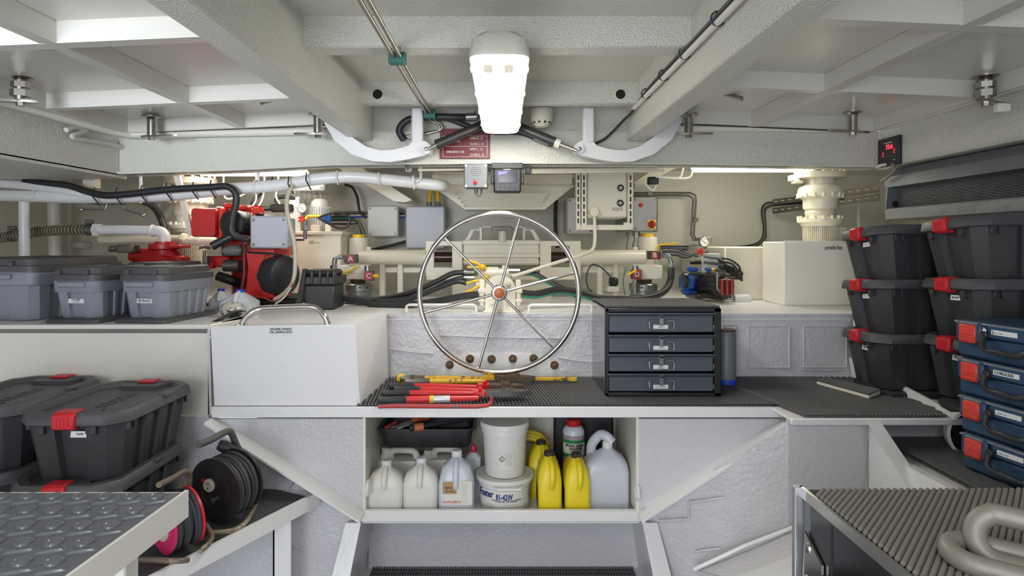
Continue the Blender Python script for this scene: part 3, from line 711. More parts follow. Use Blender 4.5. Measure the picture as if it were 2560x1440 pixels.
def valve(name, x, y, Y, letter, w, h, lab, handle, hd):
    a = P(x, y, Y); k = Y / F; r = thing(name, lab, 'valve', (a.x, Y, a.z - h * k / 2))
    part('body', MB('black_plastic').box((a.x, Y + .02, a.z), (w * k, .05, h * k), .003), r)
    m = MB('black_plastic'); 
    part('tag', MB('label_red').box((a.x, Y - .007, a.z), (h * .92 * k, .004, h * .92 * k), .001), r, 'red letter tag')
    text(letter, .042, (a.x, Y - .0095, a.z), XP, ZP, 'white_print', r, 'letter')
    if handle:
        m = MB('yellow'); ptube(m, handle, Y, hd, 4, 8); part('lever', m, r, 'yellow lever')
    return r
valve('ball_valve', 877, 647, 3.86, 'A', 32, 21, 'black ball valve with red letter A tag', [(896, 668, 3.84), (884, 669, 3.83), (873, 678, 3.82), (860, 681, 3.82), (845, 682, 3.82)], 2.6)
valve('ball_valve', 922, 690, 3.82, 'C', 22, 24, 'black ball valve with red letter C tag', [(934, 690, 3.8), (945, 690, 3.79)], 4.5)
valve('ball_valve', 1636, 638, 3.86, 'B', 32, 21, 'black ball valve with red letter B tag', [(1640, 624, 3.86), (1648, 613, 3.86), (1664, 611, 3.86), (1692, 608, 3.86)], 2.6)
valve('ball_valve', 1592, 686, 3.82, 'D', 24, 24, 'black ball valve with red letter D tag', [(1590, 675, 3.79), (1581, 681, 3.78), (1568, 687, 3.78)], 3.2)
def fitting(pts, Y, r, m_, lab):
    b = MB(m_); ptube(b, pts, Y, r, 5, 10); q = P(*pts[-1][:2], Y); b.cyl(q + Vector((0, 0, .012)), q - Vector((0, 0, .02)), r * 1.5 * Y / F, 6); return single('pipe_fitting', b, lab, 'fitting')
fitting([(858, 643), (845, 643), (838, 647), (836, 660), (834, 668)], 3.86, 6, 'zinc', 'zinc elbow fitting beside letter A')
fitting([(1655, 640), (1664, 639), (1673, 643), (1678, 655), (1678, 664)], 3.86, 6, 'zinc', 'zinc elbow fitting beside letter B')
b = MB('zinc'); pcyl(b, 919, 680, 919, 664, 3.85, 8); single('pipe_fitting', b, 'short pipe stub above letter C', 'fitting')
b = MB('zinc'); pcyl(b, 1588, 700, 1588, 735, 3.85, 6); b.hexn(P(1588, 716, 3.85), (0, 0, 1), .022, .02); pcyl(b, 1588, 676, 1588, 664, 3.85, 8); single('pipe_fitting', b, 'pipe stub under letter D', 'fitting')
# reservoirs with yellow caps
for x, y0, lab in ((897, 590, 'cream reservoir with yellow cap behind letter A'), (1618, 587, 'cream reservoir with yellow cap behind letter B')):
    Y = 4.35; r = thing('oil_reservoir', lab, 'reservoir', (P(x, 0, Y).x, Y, P(x, 668, Y).z))
    part('tank', plathe(MB('machine_cream'), [(25, 668), (25, y0 + 8), (23, y0 + 5)], x, Y), r); part('cap', plathe(MB('yellow'), [(16, y0 + 5), (16, y0 - 3), (14, y0 - 4)], x, Y), r, 'yellow cap')
# -- pedestal of the hand wheel, wheel
ped = thing('wheel_pedestal', 'cream pedestal bearing carrying the hand wheel shaft', 'pedestal', (P(1250, 0, 3.25).x, 3.3, LZ))
Y = 3.24
arc = [(1213 + 37.5 * (1 - math.cos(math.pi * i / 14)), 722 - 32 * math.sin(math.pi * i / 14)) for i in range(15)]
part('plate', MB('machine_cream').poly([P(1213, 783, Y)] + [P(x, y, Y) for x, y in arc] + [P(1288, 783, Y)], (0, .10, 0)), ped)
part('foot', MB('machine_cream').bx(P(1208, 0, Y).x, P(1293, 0, Y).x, Y - .02, Y + .14, LZ, LZ + .012, .003), ped)
for x, y in ((1271, 708), (1231, 754), (1270, 754)): part('bolt', MB('machine_cream').hexn(P(x, y, Y), (0, -1, 0), .012, .012), ped)
HB = P(1248, 732, 3.02)
part('shaft', MB('steel').cyl(HB, HB + Vector((0, .24, 0)), .018, 16), ped)
for s, x in ((-1, 1205), (1, 1296)):
    m = MB('machine_cream'); m.pbox(x - 6, 700, x + 6, 765, Y + .02, .05); m.pbox(x - 10, 722, x + 10, 733, Y + .015, .06); m.pbox(x - 9, 748, x + 9, 756, Y + .015, .06); part('gland', m, ped)
wh = thing('ship_helm', 'large polished steel hand wheel with six slim spokes', 'wheel', HB - Vector((0, 0, .385)))
RW = 199 * 3.02 / F
a, bb = Vector((1, .02, 0)).normalized(), ZP
part('rim', MB('chrome').tube([HB + RW * (math.cos(2 * math.pi * i / 72) * a + math.sin(2 * math.pi * i / 72) * bb) for i in range(72)], .0125, 12, True), wh)
for i in range(6):
    t = math.radians(14.7 + 60 * i); d = math.cos(t) * a + math.sin(t) * bb
    part('spoke', MB('chrome').cyl(HB + d * .03, HB + d * RW, .0068, 10), wh)
part('hub', MB('steel').lathe([(.034, .03), (.038, .02), (.038, -.01), (.034, -.016), (.026, -.018)], HB, (0, 1, 0), 28), wh)
part('hub_cap', MB('wood').lathe([(.025, -.016), (.024, -.021), (.012, -.024)], HB, (0, 1, 0), 24), wh, 'varnished brown hub cap')
# valve cluster behind the wheel
vc = thing('valve_manifold', 'cream valve manifold with yellow levers behind the wheel hub', 'manifold', (P(1240, 0, 3.6).x, 3.6, P(1240, 700, 3.6).z))
m = MB('machine_cream'); pcyl(m, 1196, 682, 1300, 682, 3.6, 12); pcyl(m, 1190, 712, 1240, 712, 3.6, 9); m.pbox(1215, 668, 1245, 730, 3.58, .08); m.pbox(1255, 664, 1270, 748, 3.6, .08)
for x in (1204, 1222, 1240): pcyl(m, x, 682, x + 6, 682, 3.6, 15)
part('body', m, vc)
for pts in ([(1160, 650, 3.55), (1175, 653, 3.55), (1190, 657, 3.55), (1205, 667, 3.55)], [(1168, 668, 3.55), (1185, 668, 3.55), (1208, 668, 3.56)], [(1166, 709, 3.52), (1185, 703, 3.52), (1203, 700, 3.53), (1213, 694, 3.54)], [(1164, 730, 3.52), (1180, 725, 3.52), (1192, 717, 3.53), (1206, 713, 3.54)]):
    m = MB('yellow'); ptube(m, pts, 3.55, 3.2, 4, 8); m.ball(P(pts[-1][0], pts[-1][1], pts[-1][2]), .018, 10); part('lever', m, vc, 'yellow lever')
for x, y in ((1172, 681), (1172, 695), (1286, 677)): part('hose_end', pcyl(MB('zinc'), x - 14, y, x + 14, y, 3.58, 7, 8), vc)
# cream conduit crossing behind the wheel
b = MB('machine_cream'); ptube(b, [(1483, 528, 3.88), (1486, 545, 3.86), (1487, 600, 3.8), (1480, 625, 3.75), (1455, 637, 3.7), (1380, 660, 3.62), (1280, 692, 3.52)], 3.7, 4.5, 6, 10); b.hexn(P(1483, 530, 3.9), (0, -1, 0), .03, .05)
single('conduit', b, 'cream bent conduit running down to the wheel hub', 'conduit')
# hoses
def hose(pts, Y, r, lab, m_='hose_black', name='hydraulic_hose', stripe=None, group=None):
    b = MB(m_); ptube(b, pts, Y, r, 7, 10)
    if stripe: b.mat('green_hose'); b.tube(smooth([P(p[0], p[1] + r * .75, (p[2] if len(p) > 2 else Y) - r * .5 * Y / F) for p in pts], 7), r * .45 * Y / F, 8)
    return single(name, b, lab, 'hose', group)
hl = 'black hydraulic hose sweeping from under letter C to the wheel hub'
hose([(842, 742, 3.75), (900, 747, 3.72), (960, 745, 3.66), (1030, 730, 3.6), (1090, 704, 3.57), (1130, 684, 3.57), (1160, 681, 3.57)], 3.65, 6.5, hl + ', topmost of four')
hose([(842, 768, 3.7), (900, 752, 3.68), (980, 752, 3.62), (1060, 735, 3.58), (1120, 706, 3.56), (1160, 694, 3.56)], 3.6, 6.5, hl + ', second from the top')
hose([(860, 770, 3.62), (930, 760, 3.6), (1010, 752, 3.58), (1090, 722, 3.56), (1140, 704, 3.55), (1166, 708, 3.55)], 3.58, 6.5, hl + ', third from the top')
hose([(842, 744, 3.56), (900, 752, 3.53), (950, 765, 3.5), (1010, 762, 3.47), (1080, 755, 3.44), (1150, 742, 3.4), (1195, 736, 3.38)], 3.5, 8.5, hl + ', thickest and lowest')
hose([(1300, 680, 3.6), (1330, 682, 3.6), (1370, 703, 3.58), (1410, 723, 3.56), (1440, 738, 3.55)], 3.6, 6.5, 'black and green striped hose falling right from the wheel hub', stripe=1)
hose([(1305, 733, 3.4), (1340, 736, 3.42), (1390, 726, 3.48), (1440, 730, 3.55), (1500, 746, 3.62), (1560, 748, 3.66), (1620, 744, 3.72), (1660, 728, 3.78), (1676, 700, 3.84), (1678, 668, 3.86)], 3.65, 9, 'thick black and green striped hose curving up to letter B', stripe=1)
for x, y, Y in ((1095, 705, 3.57), (940, 755, 3.5), (995, 747, 3.6)):
    pass
# low rails on the flat
for x0, x1, lab in ((1016, 1190, 'low white rail on the flat left of the wheel hub'), (1322, 1480, 'low white rail on the flat right of the wheel hub')):
    Y = 3.25; b = MB('white_paint').tube([P(x0, 780, Y), P(x0, 766, Y), P(x0 + 6, 762, Y), P(x1 - 6, 762, Y), P(x1, 766, Y), P(x1, 780, Y)], 3.5 * Y / F, 8); single('low_rail', b, lab, 'rail')
# -- wall boxes on the back wall
def wbox(x0, y0, x1, y1, Y, m_, lab, name='junction_box', screws='dull_steel', lidx=0, d=None):
    a, c = P(x0, y0, Y), P(x1, y1, Y); r = thing(name, lab, 'electrical box', ((a.x + c.x) / 2, Y, c.z))
    D = d or (4.995 - Y)
    part('body', MB(m_).bx(a.x + .008, c.x - .008, Y + .025, Y + D, c.z + .008, a.z - .008, .006), r)
    part('cover', MB(m_).bx(a.x, c.x, Y, Y + .03, c.z, a.z, .01), r)
    if screws:
        for x in (a.x + .022, c.x - .022):
            for z in (a.z - .022, c.z + .022): part('screw', MB(screws).lathe([(.008, 0), (.008, .004)], (x, Y + .001, z), (0, -1, 0), 10), r)
    return r
wbox(918, 514, 996, 592, 4.75, 'pale_enclosure', 'square pale wall box with worn bolts left of the wheel')
wbox(1014, 515, 1112, 622, 4.7, 'box_lilac', 'tall smooth lilac grey wall box beside the wheel', screws=None)
wbox(1417, 493, 1484, 585, 4.6, 'pale_enclosure', 'pale greenish wall box behind the slotted frame')
wbox(624, 540, 719, 621, 3.52, 'box_lilac', 'lilac grey square junction box on the red engine', d=.16)
wbox(728, 440, 812, 477, 4.3, 'sticker', 'white terminal box with cable glands above the gauge', d=.5)
b = MB('cable_white')
for i, x in enumerate((738, 750, 762, 774, 786, 799)):
    pcyl(b, x, 476, x, 484, 4.4, 4, 8)
    ptube(b, [(x, 482, 4.4), (x - 2 + i, 494, 4.4), (x + 8 - 3 * i, 505, 4.45), (770, 512 + i, 4.5)], 4.4, 1.6, 5, 6)
single('gland_cables', b, 'white gland cables hanging under the terminal box', 'cable', kind='stuff')
sb = wbox(1580, 490, 1645, 580, 4.3, 'steel', 'stainless switch box with red button and rotary switch', 'switch_box', 'dull_steel')
c = P(1602, 513, 4.3); part('push_button', MB('red_button').lathe([(.014, 0), (.014, .012), (.01, .016)], c, (0, -1, 0), 16), sb, 'red push button')
c = P(1629, 561, 4.3); part('switch_plate', MB('yellow').box(c + Vector((0, -.002, 0)), (.058, .004, .058), .001), sb, 'yellow plate')
m = MB('red_button').lathe([(.026, 0), (.026, .008), (.02, .014)], c + Vector((0, -.004, 0)), (0, -1, 0), 20); m.mat('maroon').box(c + Vector((0, -.026, 0)), (.012, .018, .046), .003); part('rotary_switch', m, sb, 'red rotary switch')
for x in (1568, 1584, 1598):
    b = MB('cable_grey'); pcyl(b, x, 580, x, 590, 4.38, 3, 8); ptube(b, [(x, 588, 4.38), (x + 2, 600, 4.38), (x - 2, 615, 4.38), (x + 3, 628, 4.36)], 4.38, 1.6, 4, 6)
    single('gland_cable', b, {1568: 'left', 1584: 'middle', 1598: 'right'}[x] + ' thin grey cable dropping from the stainless switch box', 'cable', 'switch box cables')
# TELLUS tank in its slotted frame
tk = thing('oil_tank', 'cream oil tank lettered TELLUS 32 in a slotted frame', 'tank', (P(1517, 0, 3.9).x, 3.95, P(0, 545, 3.9).z))
part('tank_body', MB('machine_cream').pbox(1468, 425, 1568, 545, 3.9, .3, .01), tk)
text('TELLUS 32', .028, P(1543, 523, 3.898), XP, ZP, 'cable_grey', tk, width=.062)
for x, y in ((1551, 470), (1550, 508)):
    c = P(x, y, 3.9); m = MB('black_plastic').lathe([(.021, 0), (.021, .008), (.014, .01)], c, (0, -1, 0), 18); m.mat('steel').hexn(c + Vector((0, -.01, 0)), (0, -1, 0), .011, .006); part('sight_plug', m, tk)
fr = thing('slotted_frame', 'cream slotted steel channel frame round the oil tank', 'frame', (P(1510, 0, 3.88).x, 3.88, P(0, 577, 3.88).z))
m = MB('machine_cream')
for x0, x1, y0, y1 in ((1440, 1451, 428, 575), (1454, 1467, 428, 575), (1570, 1583, 428, 562)): m.pbox(x0, y0, x1, y1, 3.87, .04, .002)
m.pbox(1444, 562, 1572, 575, 3.872, .04, .002); m.pbox(1560, 556, 1583, 575, 3.869, .03, .002); part('channel', m, fr)
m = MB('dark_hole')
for x in (1445.5, 1460, 1576.5):
    for y in range(438, 556, 18): m.pbox(x - 1.8, y, x + 1.8, y + 12, 3.8685, .002, 0)
part('slots', m, fr, None, 'stuff')
# -- speaker box and display hanging from the beam
sp = thing('intercom_speaker', 'grey square speaker box with red button below the beam', 'speaker', (P(1188, 0, 3.42).x, 3.44, P(0, 470, 3.42).z))
part('case', MB('enclosure_grey').pbox(1160, 409, 1219, 470, 3.38, .09, .006), sp)
part('cover', MB('enclosure_grey').pbox(1161, 410, 1218, 469, 3.37, .014, .003), sp)
m = MB('dark_hole')
for i in range(5):
    for j in range(6):
        if (i, j) in ((0, 0), (0, 5), (4, 0), (4, 5)): continue
        m.lathe([(.0021, 0), (.0021, .001)], P(1178 + j * 4.6, 419 + i * 4.8, 3.3705), (0, -1, 0), 8)
part('grille_holes', m, sp, None, 'stuff')
for x in (1165, 1214):
    for y in (414, 465): part('screw', MB('steel').lathe([(.007, 0), (.007, .003)], P(x, y, 3.3705), (0, -1, 0), 12), sp)
part('call_button', MB('red_button').lathe([(.011, 0), (.011, .006), (.007, .009)], P(1188.5, 456, 3.3705), (0, -1, 0), 16), sp, 'red call button')
part('name_tag', MB('cable_grey').pbox(1181, 444, 1196, 449, 3.369, .002, .0005), sp)
m = MB('cable_grey'); pcyl(m, 1190, 470, 1190, 483, 3.42, 5); ptube(m, [(1190, 480, 3.42), (1192, 488, 3.42), (1199, 490, 3.42), (1203, 484, 3.42), (1203, 470, 3.43)], 3.42, 2.6, 5, 8); part('cable', m, sp)
ds = thing('marine_display', 'dark grey marine display with blue screen below the beam', 'display', (P(1268, 0, 3.36).x, 3.38, P(0, 481, 3.36).z))
k = 3.36
part('case', MB('black_plastic').pbox(1234, 421, 1303, 481, k, .07, .008), ds)
part('bracket', MB('black_plastic').pbox(1228, 407, 1308, 422, k + .01, .05, .004).pbox(1227, 440, 1235, 460, k + .015, .03, .004).pbox(1302, 440, 1310, 460, k + .015, .03, .004).pbox(1228, 418, 1233, 446, k + .02, .02, .002).pbox(1304, 418, 1309, 446, k + .02, .02, .002), ds)
part('screen', MB('screen').pbox(1244, 427, 1293, 457, k - .002, .004, .001), ds, 'dark blue screen')
m = MB('screen_glow').poly([P(1245, 428, k - .0026), P(1272, 428, k - .0026), P(1265, 434, k - .0026), P(1245, 438, k - .0026)], (0, .0006, 0)); part('screen_band', m, ds)
m = MB('key_dark')
for x in (1246, 1257, 1268):
    for y in (464.5, 472.5): m.lathe([(.0075, 0), (.0075, .002)], P(x, y, k), (0, -1, 0), 14)
part('keys', m, ds, None, 'stuff'); part('cursor_pad', MB('key_dark').lathe([(.016, 0), (.016, .002)], P(1288, 468, k), (0, -1, 0), 20).mat('black_plastic').lathe([(.014, .002), (.014, .003)], P(1288, 468, k), (0, -1, 0), 20), ds)
text('FURUNO', .009, P(1268, 423.8, k - .001), XP, ZP, 'white_print', ds)
b = MB('machine_cream').cyl(P(1300, 431, 3.5), P(1660, 427, 3.62), .008, 8); b.cyl(P(1300, 425, 3.5), P(1640, 423, 3.62), .008, 8); b.mat('black_plastic').box(P(1320, 426, 3.49), (.03, .03, .04), .003)
single('thin_pipes', b, 'two slim pipes running right from the marine display under the beam', 'pipe')
b = MB('machine_cream').cyl(P(1045, 425, 3.5), P(1160, 424, 3.5), .007, 8); single('thin_pipes', b, 'slim pipe running left from the speaker box under the beam', 'pipe')
# ---------------------------------------------------------------- red diesel engine
EY = 3.72
en = thing('diesel_engine', 'red diesel engine with black air cleaner and fuel tank', 'engine', base(620, EY))
k = EY / F
def rr_front(x0, y0, x1, y1, Y, d, rpx, m, taper=0):
    cx, cy = (x0 + x1) / 2, (y0 + y1) / 2; hx, hy = (x1 - x0) / 2, (y1 - y0) / 2
    rings = []
    for yy, sc in ((0, .93), (.012, 1.0), (d, 1.0 - taper)):
        rings.append([P(cx + a * sc, cy + b_ * sc, Y) + Vector((0, yy, 0)) for a, b_ in rrect(hx, hy, rpx, 4)])
    return m.loft(rings)
ft = part('fuel_tank', rr_front(476, 520, 540, 592, EY - .12, .26, 8, MB('red_engine')), en)
part('tank_lit_flank', rr_front(534, 516, 556, 596, EY - .08, .2, 8, MB('bright_red')), ft)  # lit side of the tank, the light put into a brighter red
m = MB('red_engine').pbox(553, 512, 622, 560, EY, .25, .015); m.pbox(556, 508, 580, 520, EY - .02, .1, .008); m.pbox(590, 514, 618, 526, EY - .03, .1, .008)
for x in (600, 612): pcyl(m, x, 540, x + 30, 524 + (x - 600), EY - .02, 5, 10)
part('cylinder_head', m, en)
m = MB('bright_red')
for i, y in enumerate((522, 528, 534)): ptube(m, [(612 + 4 * i, y + 8, EY - .05), (630 + 6 * i, y - 4, EY - .05), (648 + 4 * i, y - 6, EY - .04), (656 + 2 * i, y + 6, EY - .02)], EY, 1.8, 5, 6)
part('injector_pipe', m, en)
c = P(577, 559, EY - .17); d = Vector((.28, 1, 0)).normalized()
m = MB('black_plastic').lathe([(.045, -.004), (.058, 0), (.076, .004), (.079, .02), (.076, .05), (.072, .09), (.072, .14), (.05, .15)], c, d, 32)
for r_ in (.02, .035, .055): m.torus(c - d * .003, d, r_, .003, 28, 6)
ac = part('air_cleaner', m, en)
m = MB('black_plastic'); ptube(m, [(586, 588, EY - .15), (560, 600, EY - .16), (530, 616, EY - .17)], EY, 10, 4, 14); part('intake_snout', m, ac)
m = MB('black_plastic').cyl(c + d * .1 + Vector((.07, .05, 0)), c + d * .1 + Vector((.12, .2, 0)), .065, 24); part('filter_drum', m, en)
m = MB('red_engine').pbox(560, 596, 700, 640, EY, .3, .02); m.pbox(575, 640, 690, 745, EY + .04, .26, .02); part('crankcase', m, en)
m = MB('cable_grey'); pcyl(m, 563, 626, 607, 626, EY - .05, 14, 20); m.mat('dull_steel'); pcyl(m, 559, 626, 564, 626, EY - .05, 15, 20); pcyl(m, 603, 626, 609, 626, EY - .05, 15, 20); part('fuel_filter', m, en)
# blower housing with waisted sides
rings = []
for yy, hw in ((624, 44), (640, 42), (670, 38), (700, 38), (730, 42), (746, 46)):
    cx = 650 if yy < 700 else 648
    a0, a1 = P(cx - hw, yy, EY - .16), P(cx + hw, yy, EY - .16); z = a0.z
    rings.append([Vector((a0.x, EY - .13, z)), Vector((a0.x + .02, EY - .16, z)), Vector((a1.x - .02, EY - .16, z)), Vector((a1.x, EY - .13, z)), Vector((a1.x, EY + .06, z)), Vector((a0.x, EY + .06, z))])
part('blower_housing', MB('red_engine').loft(rings[::-1]), en, 'glossy red blower housing')
part('badge', MB('maroon').torus(P(668, 646, EY - .164), (0, 1, 0), .016, .003, 18, 6), en)
c = P(704, 688, EY - .12); d = Vector((.9, -.45, 0)).normalized()
m = MB('black_plastic').lathe([(.115, -.06), (.118, .0), (.108, .03), (.08, .045), (.03, .05)], c, d, 48); m.box(c + Vector((-.07, -.06, -.005)), (.09, .03, .04), .006); part('recoil_cover', m, en)
m = MB('dull_steel'); pcyl(m, 561, 664, 600, 664, EY - .05, 15, 16); part('starter_motor', m, en)
m = MB('black_plastic'); m.pbox(572, 652, 604, 680, EY - .02, .1, .006); ptube(m, [(545, 690, EY - .05), (575, 700, EY - .05), (600, 708, EY)], EY, 12, 4, 12); part('exhaust_pipe', m, en)
m = MB('dull_steel'); pcyl(m, 511, 626, 511, 652, EY - .1, 3.5); m.pbox(505, 640, 518, 664, EY - .12, .04, .003); part('throttle_stem', m, en)
m = MB('dull_steel'); ptube(m, [(498, 622, EY - .1), (503, 619, EY - .1), (511, 618, EY - .1), (519, 619, EY - .1), (525, 622, EY - .1)], EY, 3, 4, 8); part('throttle_handle', m, en)
m = MB('red_engine').pbox(520, 640, 572, 668, EY - .02, .1, .01); m.pbox(505, 655, 530, 672, EY - .08, .06, .004); part('governor_case', m, en)
m = MB('rubber')
ptube(m, [(606, 600, EY - .15), (608, 640, EY - .17), (607, 690, EY - .18), (598, 730, EY - .18), (588, 748, EY - .15)], EY, 2.2, 6, 8); ptube(m, [(624, 600, EY - .18), (616, 620, EY - .18), (620, 630, EY - .18), (660, 633, EY - .18), (696, 636, EY - .17)], EY, 2.6, 6, 8); part('harness', m, en)
m = MB('old_red'); ptube(m, [(609, 596, EY - .15), (611, 645, EY - .175), (609, 700, EY - .185), (600, 735, EY - .18)], EY, 1.5, 6, 8); ptube(m, [(618, 566, EY - .15), (608, 575, EY - .15), (604, 585, EY - .15)], EY, 1.5, 6, 8); part('red_lead', m, en)
m = MB('rubber').pbox(555, 746, 735, 762, EY - .12, .4, .01); part('bed_mount', m, en)
b = MB('hose_beige'); pts = smooth([P(x, y, Y) for x, y, Y in ((730, 462, 3.52), (719, 490, 3.50), (717, 520, 3.48), (724, 560, 3.47), (735, 605, 3.46), (738, 660, 3.44), (732, 705, 3.43), (712, 732, 3.44), (686, 750, 3.46))], 16)
b.tube(pts, [(.0125 if i % 2 else .0105) for i in range(len(pts))], 10); single('flexible_conduit', b, 'ribbed beige flexible conduit hanging beside the grey junction box', 'conduit')
# engine black feed hose strapped along the white pipe
b = MB('hose_black'); ptube(b, [(60, 455, 3.56), (160, 462, 3.54), (215, 478, 3.52), (260, 488, 3.5), (320, 485, 3.5), (420, 474, 3.5), (520, 468, 3.5), (566, 466, 3.5), (588, 482, 3.5), (590, 510, 3.5), (582, 540, 3.49), (579, 575, 3.48), (592, 592, 3.49), (622, 598, 3.52)], 3.5, 8.5, 8, 12)
single('feed_hose', b, 'thick black hose strapped along the white pipe to the engine', 'hose')
b = MB('white_paint'); ptube(b, [(-60, 486, 3.58), (60, 490, 3.58), (230, 494, 3.58), (420, 488, 3.58), (560, 474, 3.58), (700, 463, 3.58), (790, 448, 3.58), (880, 442, 3.6), (960, 449, 3.62), (1040, 457, 3.64), (1096, 463, 3.66), (1112, 466, 3.8)], 3.58, 15, 7, 14)
wp = single('deck_pipe', b, 'long white pipe crossing under the beam to the hopper housing', 'pipe')
b = MB('white_paint'); ptube(b, [(-60, 455, 3.56), (60, 463, 3.56), (150, 475, 3.56), (192, 482, 3.56), (215, 488, 3.58)], 3.56, 11, 6, 14); single('deck_pipe', b, 'shorter white pipe above the long one at the left edge', 'pipe')
for x, y, t in ((244, 490, 25), (300, 490, 25), (362, 484, 25), (424, 478, 20), (490, 476, 20), (534, 472, 15), (728, 462, 0), (772, 452, 0)):
    p = P(x, y, 3.54); b = MB('cable_black').tube([p + Vector((-.012, -.005, .045)), p + Vector((.0, -.052, .0)), p + Vector((.012, .0, -.05))], .004, 6); NT = globals().get('NT', 0) + 1; single('cable_tie', b, ORD[NT - 1] + ' black cable tie from the left on the long white pipe', 'cable tie', 'white pipe cable ties')
for x, y in ((95, 487), (188, 484), (640, 468), (845, 444), (948, 448), (1034, 456)):
    b = MB('white_paint').torus(P(x, y, 3.58), (1, 0, .05), .037, .005, 22, 6); NC = globals().get('NC', 0) + 1; single('pipe_clip', b, ORD[NC - 1] + ' white clip from the left on the long white pipe', 'clip', 'white pipe clips')
for x, y0, y1, lab in ((352, 438, 480, 'thin white hanger rod above the black hose'), (645, 420, 462, 'thin white hanger rod below the tube lamp'), (1052, 420, 450, 'thin white hanger rod left of the speaker box')):
    b = MB('white_paint').tube([P(x, y0 - 12, 3.60), P(x, y1 - 6, 3.60), P(x - 3, y1, 3.59), P(x - 12, y1 + 4, 3.59)], .009, 8); single('hanger_rod', b, lab, 'rod')
ps = thing('pipe_post', 'slim white steel post standing behind the big grey tote', 'post', base(62, 3.6))
part('post', MB('white_paint').cyl((P(62, 0, 3.6).x, 3.6, LZ), P(60, 497, 3.6), .026, 16), ps); part('cap', MB('white_paint').bx(P(45, 0, 3.6).x, P(72, 0, 3.6).x, 3.56, 3.64, P(0, 497, 3.6).z, P(0, 492, 3.6).z, .003), ps)
# ---------------------------------------------------------------- red pump, hose and pipe
PY = 3.78; kk = PY / F
pu = thing('water_pump', 'red cast pump behind the small grey totes', 'pump', base(400, PY))
c = P(408, 668, PY)
m = MB('red_pump').lathe([(.075, -.06), (.115, -.035), (.125, 0), (.115, .05), (.09, .09)], c, (0, 1, 0), 30); m.lathe([(.115, -.05), (.135, -.04), (.135, -.02), (.12, -.015)], c + Vector((.0, 0, -.03)), (0, 1, 0), 30); part('volute', m, pu)
m = MB('red_pump'); plathe(m, [(24, 650), (26, 625), (36, 622), (36, 612), (22, 610), (22, 604)], 411, PY, 20); m.pbox(373, 612, 449, 621, PY - .07, .14, .006); part('discharge_flange', m, pu)
for x in (379, 398, 424, 443): part('bolt', MB('red_pump').hexn(P(x, 612, PY - .05), (0, 0, 1), .009, .012), pu)
m = MB('red_pump'); m.pbox(326, 622, 378, 660, PY, .12, .012); m.pbox(318, 630, 332, 652, PY - .01, .1, .008); part('suction_chamber', m, pu); part('inspection_cover', MB('red_pump').pbox(400, 640, 456, 660, PY - .09, .1, .01), pu)
m = MB('red_pump')
for i in range(5): m.torus(P(430, 666, PY - .1), (0, 1, 0), .05, .006, 24, 6) if i == 0 else m.cyl(P(430, 666, PY - .1), P(430 + 22 * math.cos(i * 1.25), 666 - 22 * math.sin(i * 1.25), PY - .1), .005, 6)
part('face_rib', m, pu)
part('foot', MB('red_pump').bx(c.x - .1, c.x + .1, PY - .06, PY + .1, LZ, LZ + .13, .01), pu)
b = MB('smooth_white'); ptube(b, [(246, 575, PY), (300, 575, PY), (385, 577, PY)], PY, 12, 3, 18); ptube(b, [(383, 577, PY), (402, 580, PY), (411, 590, PY), (412, 606, PY)], PY, 13.5, 5, 18)
b.lathe([(13.5 * kk, 0), (15.5 * kk, .003), (15.5 * kk, .012), (13.5 * kk, .015)], P(384, 577, PY), (-1, 0, 0), 18); b.hexn(P(236, 575, PY), (1, 0, 0), 17 * kk, .035)
single('discharge_pipe', b, 'white elbow pipe on top of the red pump', 'pipe')
hs = thing('suction_hose', 'olive ribbed hose with clamps left of the white elbow pipe', 'hose', P(120, 592, PY))
pts = smooth([P(x, y, PY) for x, y in ((-40, 600), (20, 592), (90, 580), (160, 575), (236, 574))], 10)
part('hose', MB('hose_olive').tube(pts, 13 * kk, 16), hs)
m = MB('hose_beige')
L_ = [i for i in range(3, len(pts) - 2)]
for i in L_:
    for t in (.3,):
        p = pts[i].lerp(pts[i + 1], t); m.torus(p, pts[i + 1] - pts[i - 1], 13.1 * kk, .0016, 18, 5)
part('wire_spiral', m, hs, None, 'stuff')
for i in (12, 38):
    p = pts[i]; d = (pts[min(i + 1, len(pts) - 1)] - pts[i - 1]).normalized(); m = MB('dull_steel').cyl(p - d * .018, p + d * .018, 14.6 * kk, 20); m.box(p + Vector((0, -.01, 14.6 * kk + .012)), (.05, .02, .022), .004); part('clamp', m, hs)
b = MB('machine_cream'); ptube(b, [(250, 598, 3.98), (400, 597, 3.98), (560, 604, 3.98)], 3.98, 11, 4, 14)
for x in (455, 470, 492): pcyl(b, x, 598, x + 10, 599, 3.98, 16 if x != 470 else 13, 8)
single('suction_pipe', b, 'cream pipe with hex unions below the white elbow pipe', 'pipe')
b = MB('hose_black'); ptube(b, [(200, 498, 3.75), (260, 503, 3.75), (330, 500, 3.75), (375, 510, 3.9), (400, 540, 4.0), (412, 580, 4.0), (414, 600, 4.0)], 3.75, 9, 6, 12); b.mat('hose_beige'); pcyl(b, 325, 500, 352, 500, 3.72, 9)
single('bypass_hose', b, 'black hose bending down behind the red pump', 'hose')
for pts, lab in (([(268, 511), (262, 523), (252, 525), (204, 524)], 'steel valve lever pointing left under the long white pipe'), ([(305, 510), (314, 524), (340, 532), (358, 538)], 'steel valve lever pointing right under the long white pipe')):
    b = MB('zinc'); ptube(b, [(x, y, 3.66) for x, y in pts], 3.66, 2.6, 5, 8); b.ball(P(pts[-1][0], pts[-1][1], 3.66), .011, 8); b.box(P(pts[0][0], pts[0][1] - 5, 3.67), (.07, .03, .03), .004); single('valve_lever', b, lab, 'lever')
b = MB('cable_white'); b.pbox(170, 606, 210, 620, 4.9, .1, .006); single('float_switch', b, 'small white float switch box behind the olive hose', 'switch')
